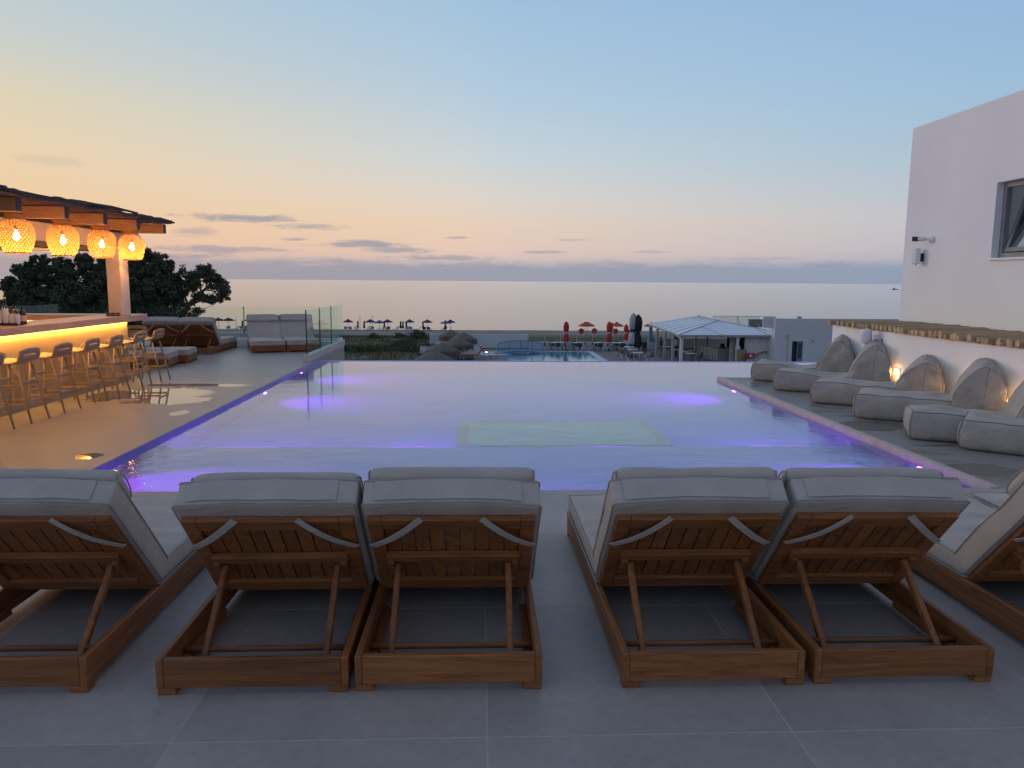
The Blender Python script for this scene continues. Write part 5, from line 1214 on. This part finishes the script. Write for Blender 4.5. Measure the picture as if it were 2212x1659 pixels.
# ================================================================== ROOFED BEACH BAR AND ITS WHITE HOUSE
pv = thing('beach_bar', 'open sided beach bar with pale metal hip roof on white posts', 'pavilion', (20, 68, G), world=True)
M['roofm'] = pm('pale_blue_metal_roof', (.74, .77, .84), .5, .05, 1.2); M['roofl'] = pm('roof_seam', (.34, .38, .46), .6); M['pwood'] = pm('grey_painted_wood', (.40, .40, .41), .7, .12, 5., stretch=(1, 1, .2))
E1, E2, E3, E4 = Vector((16.05, 60.6, -2.56)), Vector((17.15, 77.3, -2.56)), Vector((25.4, 60.9, -2.56)), Vector((26.2, 77.3, -2.56)); A1, A2 = Vector((20.8, 65.9, -1.70)), Vector((22.0, 76.2, -1.70))
a = MB(); th = Vector((0, 0, -.05))
def slab(ps): a.add([p for p in ps] + [p + th for p in ps], [tuple(range(len(ps))), tuple(range(2 * len(ps) - 1, len(ps) - 1, -1))] + [(i, i + len(ps), (i + 1) % len(ps) + len(ps), (i + 1) % len(ps)) for i in range(len(ps))])
slab([E1, A1, A2, E2][::-1]); slab([E1, E3, A1]); slab([E3, E4, A2, A1])
rf = a.build('roof', M['roofm'], pv)
def seam(p, q, r=.03): MB().tube([p + Vector((0, 0, .02)), q + Vector((0, 0, .02))], r, 5).build('roof_seam', M['roofl'], rf)
seam(E1, A1, .045); seam(A1, A2, .06); seam(E3, A1, .04)
for k in range(1, 7): u = k / 7; e = E1.lerp(E2, u); q = A1.lerp(A2, max(0, (u - .0))) if u > .0 else A1; seam(e, A1.lerp(A2, u), .028)
for u in (.38, .78): q = E1.lerp(E3, u); seam(q, A1.lerp(E1 if u < .5 else E3, .45 if u < .5 else .5), .018)
MB().bar(E1 + Vector((.1, .15, -.14)), E3 + Vector((0, .15, -.14)), .10, .16).build('eave_beam', M['pwood'], pv); MB().bar(E1 + Vector((.15, .1, -.14)), E2 + Vector((.15, 0, -.14)), .10, .16).build('eave_beam', M['pwood'], pv)
for k in range(9): p = E1.lerp(E3, (k + .3) / 9); MB().box(p.x - .06, p.x + .06, p.y - .05, p.y + .3, p.z - .14, p.z - .055).build('rafter_end', M['pwood'], pv)
for k in range(14): p = E1.lerp(E2, (k + .3) / 14); MB().box(p.x - .04, p.x + .3, p.y - .06, p.y + .06, p.z - .14, p.z - .055).build('rafter_end', M['pwood'], pv)
for (x, y, w_, m_) in ((16.9, 74.6, .30, 'nblue'), (16.62, 70.6, .22, 'pwood'), (16.45, 66.8, .20, 'pwood'), (16.35, 63.6, .20, 'pwood'), (16.35, 60.95, .22, 'nwhite'), (18.0, 69.5, .26, 'pwood'), (19.1, 66.5, .16, 'pwood'), (20.4, 67.5, .18, 'pwood'), (20.9, 62.2, .26, 'pwood'), (21.0, 61.1, .20, 'nwhite')):
    MB().box(x - w_ / 2, x + w_ / 2, y - w_ / 2, y + w_ / 2, G, -2.72).build('post', M[m_], pv)
MB().box(17.2, 26, 77.0, 77.2, G, -4.1).build('rear_low_wall', M['nwhite'], pv)
MB().box(21.75, 24.6, 61.4, 61.6, G, -2.75).build('side_wall', pm('warm_white_wall', (.62, .58, .56), .85), pv); MB().box(21.3, 21.6, 62.5, 62.8, G, -2.75).build('teal_pillar', M['nblue'], pv)
MB().box(21.95, 25.0, 66.5, 66.7, G, -2.75).build('rear_wall', pm('dim_back_wall', (.10, .10, .10), .9, .4, 2.), pv)
bc_ = thing('serving_counter', 'pale serving counter inside the roofed beach bar', 'bar counter', (20.2, 65.5, G), world=True)
M['cnt'] = pm('pale_green_grey_panel', (.34, .37, .36), .7, .1, 3.)
a = MB(); a.prism([(19.3, 66.4, G), (20.3, 63.9, G), (21.4, 63.9, G), (21.4, 64.5, G), (20.7, 64.5, G), (19.9, 66.4, G)], (0, 0, 1.0)); a.build('body', M['cnt'], bc_); a = MB(); a.prism([(19.2, 66.5, G + 1.002), (20.2, 63.8, G + 1.002), (21.5, 63.8, G + 1.002), (21.5, 64.6, G + 1.002), (20.8, 64.6, G + 1.002), (20.0, 66.5, G + 1.002)], (0, 0, .05)); a.build('top', M['pwood'], bc_)
for k in range(9): u = k / 8; MB().box(19.27 + .98 * u - .02, 19.27 + .98 * u + .02, 66.4 - 2.5 * u - .03, 66.4 - 2.5 * u + .03, G, G + .99).build('slat', M['nwhite'], bc_)
t = thing('cash_register', 'black till on the serving counter', 'till', (20.75, 64.1, G + 1.052)); MB().box(-.22, .22, -.18, .18, 0, .12).build('base', M['blackmetal'], t); MB().bar((0, .05, .12), (0, .0, .40), .36, .05).build('screen', M['blackmetal'], t)
t = thing('drinks_fridge', 'tall dark drinks fridge behind the counter', 'fridge', (22.1, 64.6, G)); MB().box(-.4, .4, 0, .6, 0, 2.0).build('body', M['blackmetal'], t); MB().box(-.34, .34, -.02, -.001, .2, 1.7).build('door', pm('fridge_contents', (.10, .05, .05), .4, .9, 9.), t); MB().box(-.38, .38, -.03, -.001, 1.74, 1.96).build('header', pm('fridge_header', (.35, .36, .38), .5), t)
t = thing('green_poster', 'green panel standing behind the counter', 'panel', (23.2, 65, G)); MB().box(-.5, .5, 0, .05, 0, 2.0).build('board', pm('green_board', (.06, .13, .06), .7, .4, 3.), t); MB().box(-.55, .55, .05, .1, 0, 2.05).build('frame', M['nblue'], t)
t = thing('red_sign', 'small red sign with pale mark before the side wall', 'sign', (21.75, 60.0, G)); MB().box(-.36, .36, 0, .04, .55, 1.02).build('board', pm('sign_red', (.35, .03, .04), .6), t); MB().box(-.10, .10, -.006, -.001, .70, .92).build('mark', M['wpl'], t); MB().box(-.03, .03, .01, .035, 0, .55).build('stand', M['pole'], t)
t = thing('notice', 'small pale notice fixed on the front post', 'sign', (21.0, 60.98, G + 1.35)); MB().box(-.2, .2, -.02, 0, -.12, .15).build('sheet', M['wpl'], t)
t = thing('wicker_armchair', 'round wicker armchair beside the red sign', 'chair', (21.25, 60.6, G)); MB().lathe([(.3, .1), (.36, .45), (.40, .9), (.34, 1.25), (.30, 1.2), (.32, .5)], 16).build('shell', pm('straw_wicker', (.22, .17, .09), .9, .4, 20.), t, smooth=True); MB().lathe([(.25, 0), (.3, .12)], 10).build('base', M['wicker'], t)
for i, (x, y, lb) in enumerate(((16.9, 68.6, 'farthest'), (17.0, 66.0, 'second'), (17.2, 64.0, 'third'), (17.3, 62.3, 'nearest'))):
    table(x + .25, y, .8, .8, 'white table under the bar roof, %s from the viewer' % {'farthest': 'farthest', 'second': 'second farthest', 'third': 'third farthest', 'nearest': 'nearest'}[lb], 'white tables under the bar roof')
    chair(x + .95, y + .1, -90, 'wicker chair under the bar roof, right of the %s table' % lb, 'wicker chairs under the bar roof')
t = thing('black_bin', 'black litter bin by the first blue post', 'bin', (16.0, 73.2, G)); MB().lathe([(.22, 0), (.26, .75), (.27, .76), (.27, .82)], 14).build('body', M['blackmetal'], t); MB().lathe([(.28, .82), (.2, .9), (.03, .92)], 14).build('lid', M['blackmetal'], t)
# dry palm frond
t = thing('palm_frond', 'dry brown palm frond before the white house wall', 'palm', (21.6, 58.5, G), world=True); a = MB(); pts = [Vector((21.35, 58.5, -5)), Vector((21.4, 58.5, -4.2)), Vector((21.7, 58.5, -3.85)), Vector((22.1, 58.5, -3.72)), Vector((22.45, 58.5, -3.74))]; a.tube(pts, [.05, .04, .03, .02, .01], 6); M['dryleaf'] = pm('dry_frond', (.26, .17, .11), .9, .3, 8.); a.build('stem', M['dryleaf'], t)
a = MB(); rng = random.Random(3)
for k in range(120):
    u = .32 + .68 * k / 120; s = u * 4; i = min(3, int(s)); p = pts[i].lerp(pts[i + 1], s - i); L = rng.uniform(.25, .5); q = p + Vector((L * .5 + .1, rng.uniform(-.25, .25), -L * rng.uniform(.25, .8) if k % 2 else L * rng.uniform(.0, .3))); a.add([p + Vector((0, 0, .02)), p - Vector((0, 0, .02)), q], [(0, 1, 2)])
a.build('leaflets', M['dryleaf'], t)
# white house right of the bar
hs = thing('white_house', 'flat roofed white house with a dark doorway right of the beach bar', 'house', (26, 60, G), world=True)
a = MB(); y0, y1 = 60.0, 60.25
a.box(23.62, 25.08, y0, y1, G - .2, -1.2); a.box(25.98, 34, y0, y1, G - .2, -1.2); a.box(25.08, 25.98, y0, y1, -3.01, -1.2); a.box(23.62, 23.9, y1, 61.6, G - .2, -1.2)
a.build('wall', M['nwhite'], hs)
MB().box(22.85, 23.88, 60.6, 60.75, -1.98, -1.06).build('roof_parapet', M['nwhite'], hs); MB().box(23.92, 34, 60.26, 61.6, -1.6, -1.5).build('roof', M['nwhite'], hs)
MB().box(25.1, 25.96, 60.24, 60.3, G, -3.02).build('door_recess', M['dark'], hs); dd_ = MB().box(25.52, 25.95, 60.06, 60.12, G, -3.03).build('door', M['nblue'], hs); MB().box(25.58, 25.89, 60.04, 60.059, G + .6, -3.15).build('door_panel', pm('door_glass', (.05, .08, .09), .2), dd_)
MB().tube([(24.7, 59.96, G), (24.7, 59.96, -2.6), (24.62, 59.96, -2.5), (24.62, 59.96, -2.75)], .03, 6).build('pipe', M['pole'], hs); MB().box(26.7, 26.78, 59.95, 59.999, -3.05, -2.95).build('wall_fitting', M['blackmetal'], hs); MB().box(25.9, 26.15, 61, 61.3, -1.5, -1.08).build('roof_box', M['nblue'], hs)
# glass wind screens with a ruined mural panel on the roof terrace behind
t = thing('roof_screen', 'glazed roof terrace screen behind the hip roof', 'glass screen', (24, 70, -2), world=True); gmm = glassmat('dusty_glass', (.70, .75, .76))
MB().bar((22.0, 71.6, -1.54), (26.6, 70.6, -1.50), .05, .05).build('top_rail', M['alu'], t)
for x0, x1 in ((22.05, 24.3), (24.35, 26.4)): MB().add([(x0, 71.4, -2.6), (x1, 70.9, -2.6), (x1, 70.9, -1.53), (x0, 71.4, -1.55)], [(0, 1, 2, 3)]).build('glass_panel', gmm, t)
MB().bar((24.3, 71.1, -1.54), (24.6, 70.8, -2.5), .05, .05).build('brace', M['alu'], t)
MB().box(25.1, 26.9, 70.2, 70.3, -2.5, -1.75).build('weathered_panel', pm('weathered_panel', (.33, .33, .31), .9, .5, 2.5, c2=(.10, .09, .08)), t)
# people, very small in view
M['skin'] = pm('skin', (.36, .20, .14), .6); M['hair'] = pm('dark_hair', (.02, .015, .012), .8)
def person(x, y, z, rz, label, shirt, trousers, stride=0., bend=0.):
    t = thing('person', label, 'person', (x, y, z), R(rz), 'people at the beach bar')
    J = {'pel': (0, 0, .95), 'abd': (0, .01 + bend * .1, 1.12), 'che': (0, .02 + bend * .25, 1.36), 'nek': (0, .02 + bend * .32, 1.50), 'hed': (0, .05 + bend * .38, 1.60), 'top': (0, .05 + bend * .4, 1.74),
         'hl': (-.10, 0, .92), 'kl': (-.11, .06 + stride * .22, .50), 'al': (-.11, stride * .30, .09), 'tl': (-.12, .15 + stride * .30, .04), 'hr': (.10, 0, .92), 'kr': (.11, .05 - stride * .16, .50), 'ar': (.11, -stride * .34, .09), 'tr': (.12, .15 - stride * .30, .04),
         'sl': (-.19, .02 + bend * .28, 1.42), 'el': (-.25, -.02 - stride * .1 + bend * .3, 1.14), 'wl': (-.24, .10 - stride * .16 + bend * .4, .90), 'fl': (-.235, .14 - stride * .16 + bend * .4, .80), 'sr': (.19, .02 + bend * .28, 1.42), 'er': (.25, -.02 + stride * .1 + bend * .3, 1.14), 'wr': (.24, .12 + stride * .16 + bend * .4, .92), 'fr': (.235, .16 + stride * .16 + bend * .4, .82)}
    Ed = [('pel', 'abd'), ('abd', 'che'), ('che', 'nek'), ('nek', 'hed'), ('hed', 'top'), ('pel', 'hl'), ('hl', 'kl'), ('kl', 'al'), ('al', 'tl'), ('pel', 'hr'), ('hr', 'kr'), ('kr', 'ar'), ('ar', 'tr'), ('che', 'sl'), ('sl', 'el'), ('el', 'wl'), ('wl', 'fl'), ('che', 'sr'), ('sr', 'er'), ('er', 'wr'), ('wr', 'fr')]
    Rd = {'pel': .15, 'abd': .135, 'che': .15, 'nek': .06, 'hed': .095, 'top': .07, 'hl': .10, 'kl': .065, 'al': .045, 'tl': .04, 'hr': .10, 'kr': .065, 'ar': .045, 'tr': .04, 'sl': .065, 'el': .045, 'wl': .032, 'fl': .03, 'sr': .065, 'er': .045, 'wr': .032, 'fr': .03}
    ks = list(J); ix = {k: i for i, k in enumerate(ks)}
    for sd, wn_ in ((-1, 'wl'), (1, 'wr')):   # five short fingers on each hand
        fb = Vector(J['fl' if sd < 0 else 'fr'])
        for q in range(5):
            nm = wn_ + str(q); J[nm] = tuple(fb + Vector((sd * (.0 if q else -.03), .045 - .022 * q, -.07 + .012 * abs(q - 2) + (.05 if q == 0 else 0)))); Rd[nm] = .009; ks.append(nm); ix[nm] = len(ks) - 1; Ed.append(('fl' if sd < 0 else 'fr', nm))
    me = bpy.data.meshes.new('body'); me.from_pydata([J[k] for k in ks], [(ix[a_], ix[b_3]) for a_, b_3 in Ed], []); o = bpy.data.objects.new('body', me); col.objects.link(o); o.parent = t
    bm = bmesh.new(); bm.from_mesh(me); sl = bm.verts.layers.skin.verify()
    for i, v in enumerate(bm.verts): v[sl].radius = (Rd[ks[i]],) * 2; v[sl].use_root = (i == 0)
    bm.to_mesh(me); bm.free()
    o.modifiers.new('skin', 'SKIN'); o.modifiers.new('sub', 'SUBSURF').levels = 1; o.modifiers['sub'].render_levels = 2
    m = bpy.data.materials.new('clothes'); m.use_nodes = True; n_ = NT(m.node_tree); p = n_.n['Principled BSDF']; tc = n_.new('ShaderNodeTexCoord'); s = n_.new('ShaderNodeSeparateXYZ'); n_.l.new(tc.outputs['Object'], s.inputs[0])
    n_.put(p.inputs['Base Color'], n_.ramp(n_.math('MULTIPLY', s.outputs[2], .5), [(0, (.03, .03, .03, 1)), (.045, tuple(trousers) + (1,)), (.49, tuple(shirt) + (1,)), (.755, (.36, .20, .14, 1))], 'CONSTANT')); p.inputs['Roughness'].default_value = .85
    me.materials.append(m)
    a = MB(); hc = Vector(J['hed']) + Vector((0, -.012, .065)); a.rbox((.098, .105, .085), .08, (6, 6, 6), lambda q: q); h_ = a.build('hair', M['hair'], t, smooth=True); h_.location = hc
    f = MB(); f.tube([(-.035, .095, 0), (-.03, .099, 0)], .01, 6); f.tube([(.03, .099, 0), (.035, .095, 0)], .01, 6); f.tube([(0, .09, -.01), (0, .112, -.03)], .012, 6); f.tube([(-.025, .088, -.062), (.025, .088, -.062)], .006, 5); f.tube([(-.098, 0, .0), (-.104, 0, -.04)], .014, 6); f.tube([(.098, 0, .0), (.104, 0, -.04)], .014, 6)
    fo_ = f.build('face', M['skin'], t); fo_.location = Vector(J['hed']) + Vector((0, 0, .01))
    return t
person(16.3, 67.6, G, 75, 'person in dark shirt and grey trousers standing under the bar roof', (.03, .03, .035), (.22, .22, .23), 0., .0)
person(17.55, 67.2, G, -80, 'person in pale shirt and black trousers standing under the bar roof', (.38, .34, .32), (.02, .02, .02), 0., .0)
person(-17.56, 142.0, gz(-17.5, 142), 80, 'person walking on the beach under the fourth navy parasol', (.20, .12, .10), (.05, .04, .05), 1., .1)
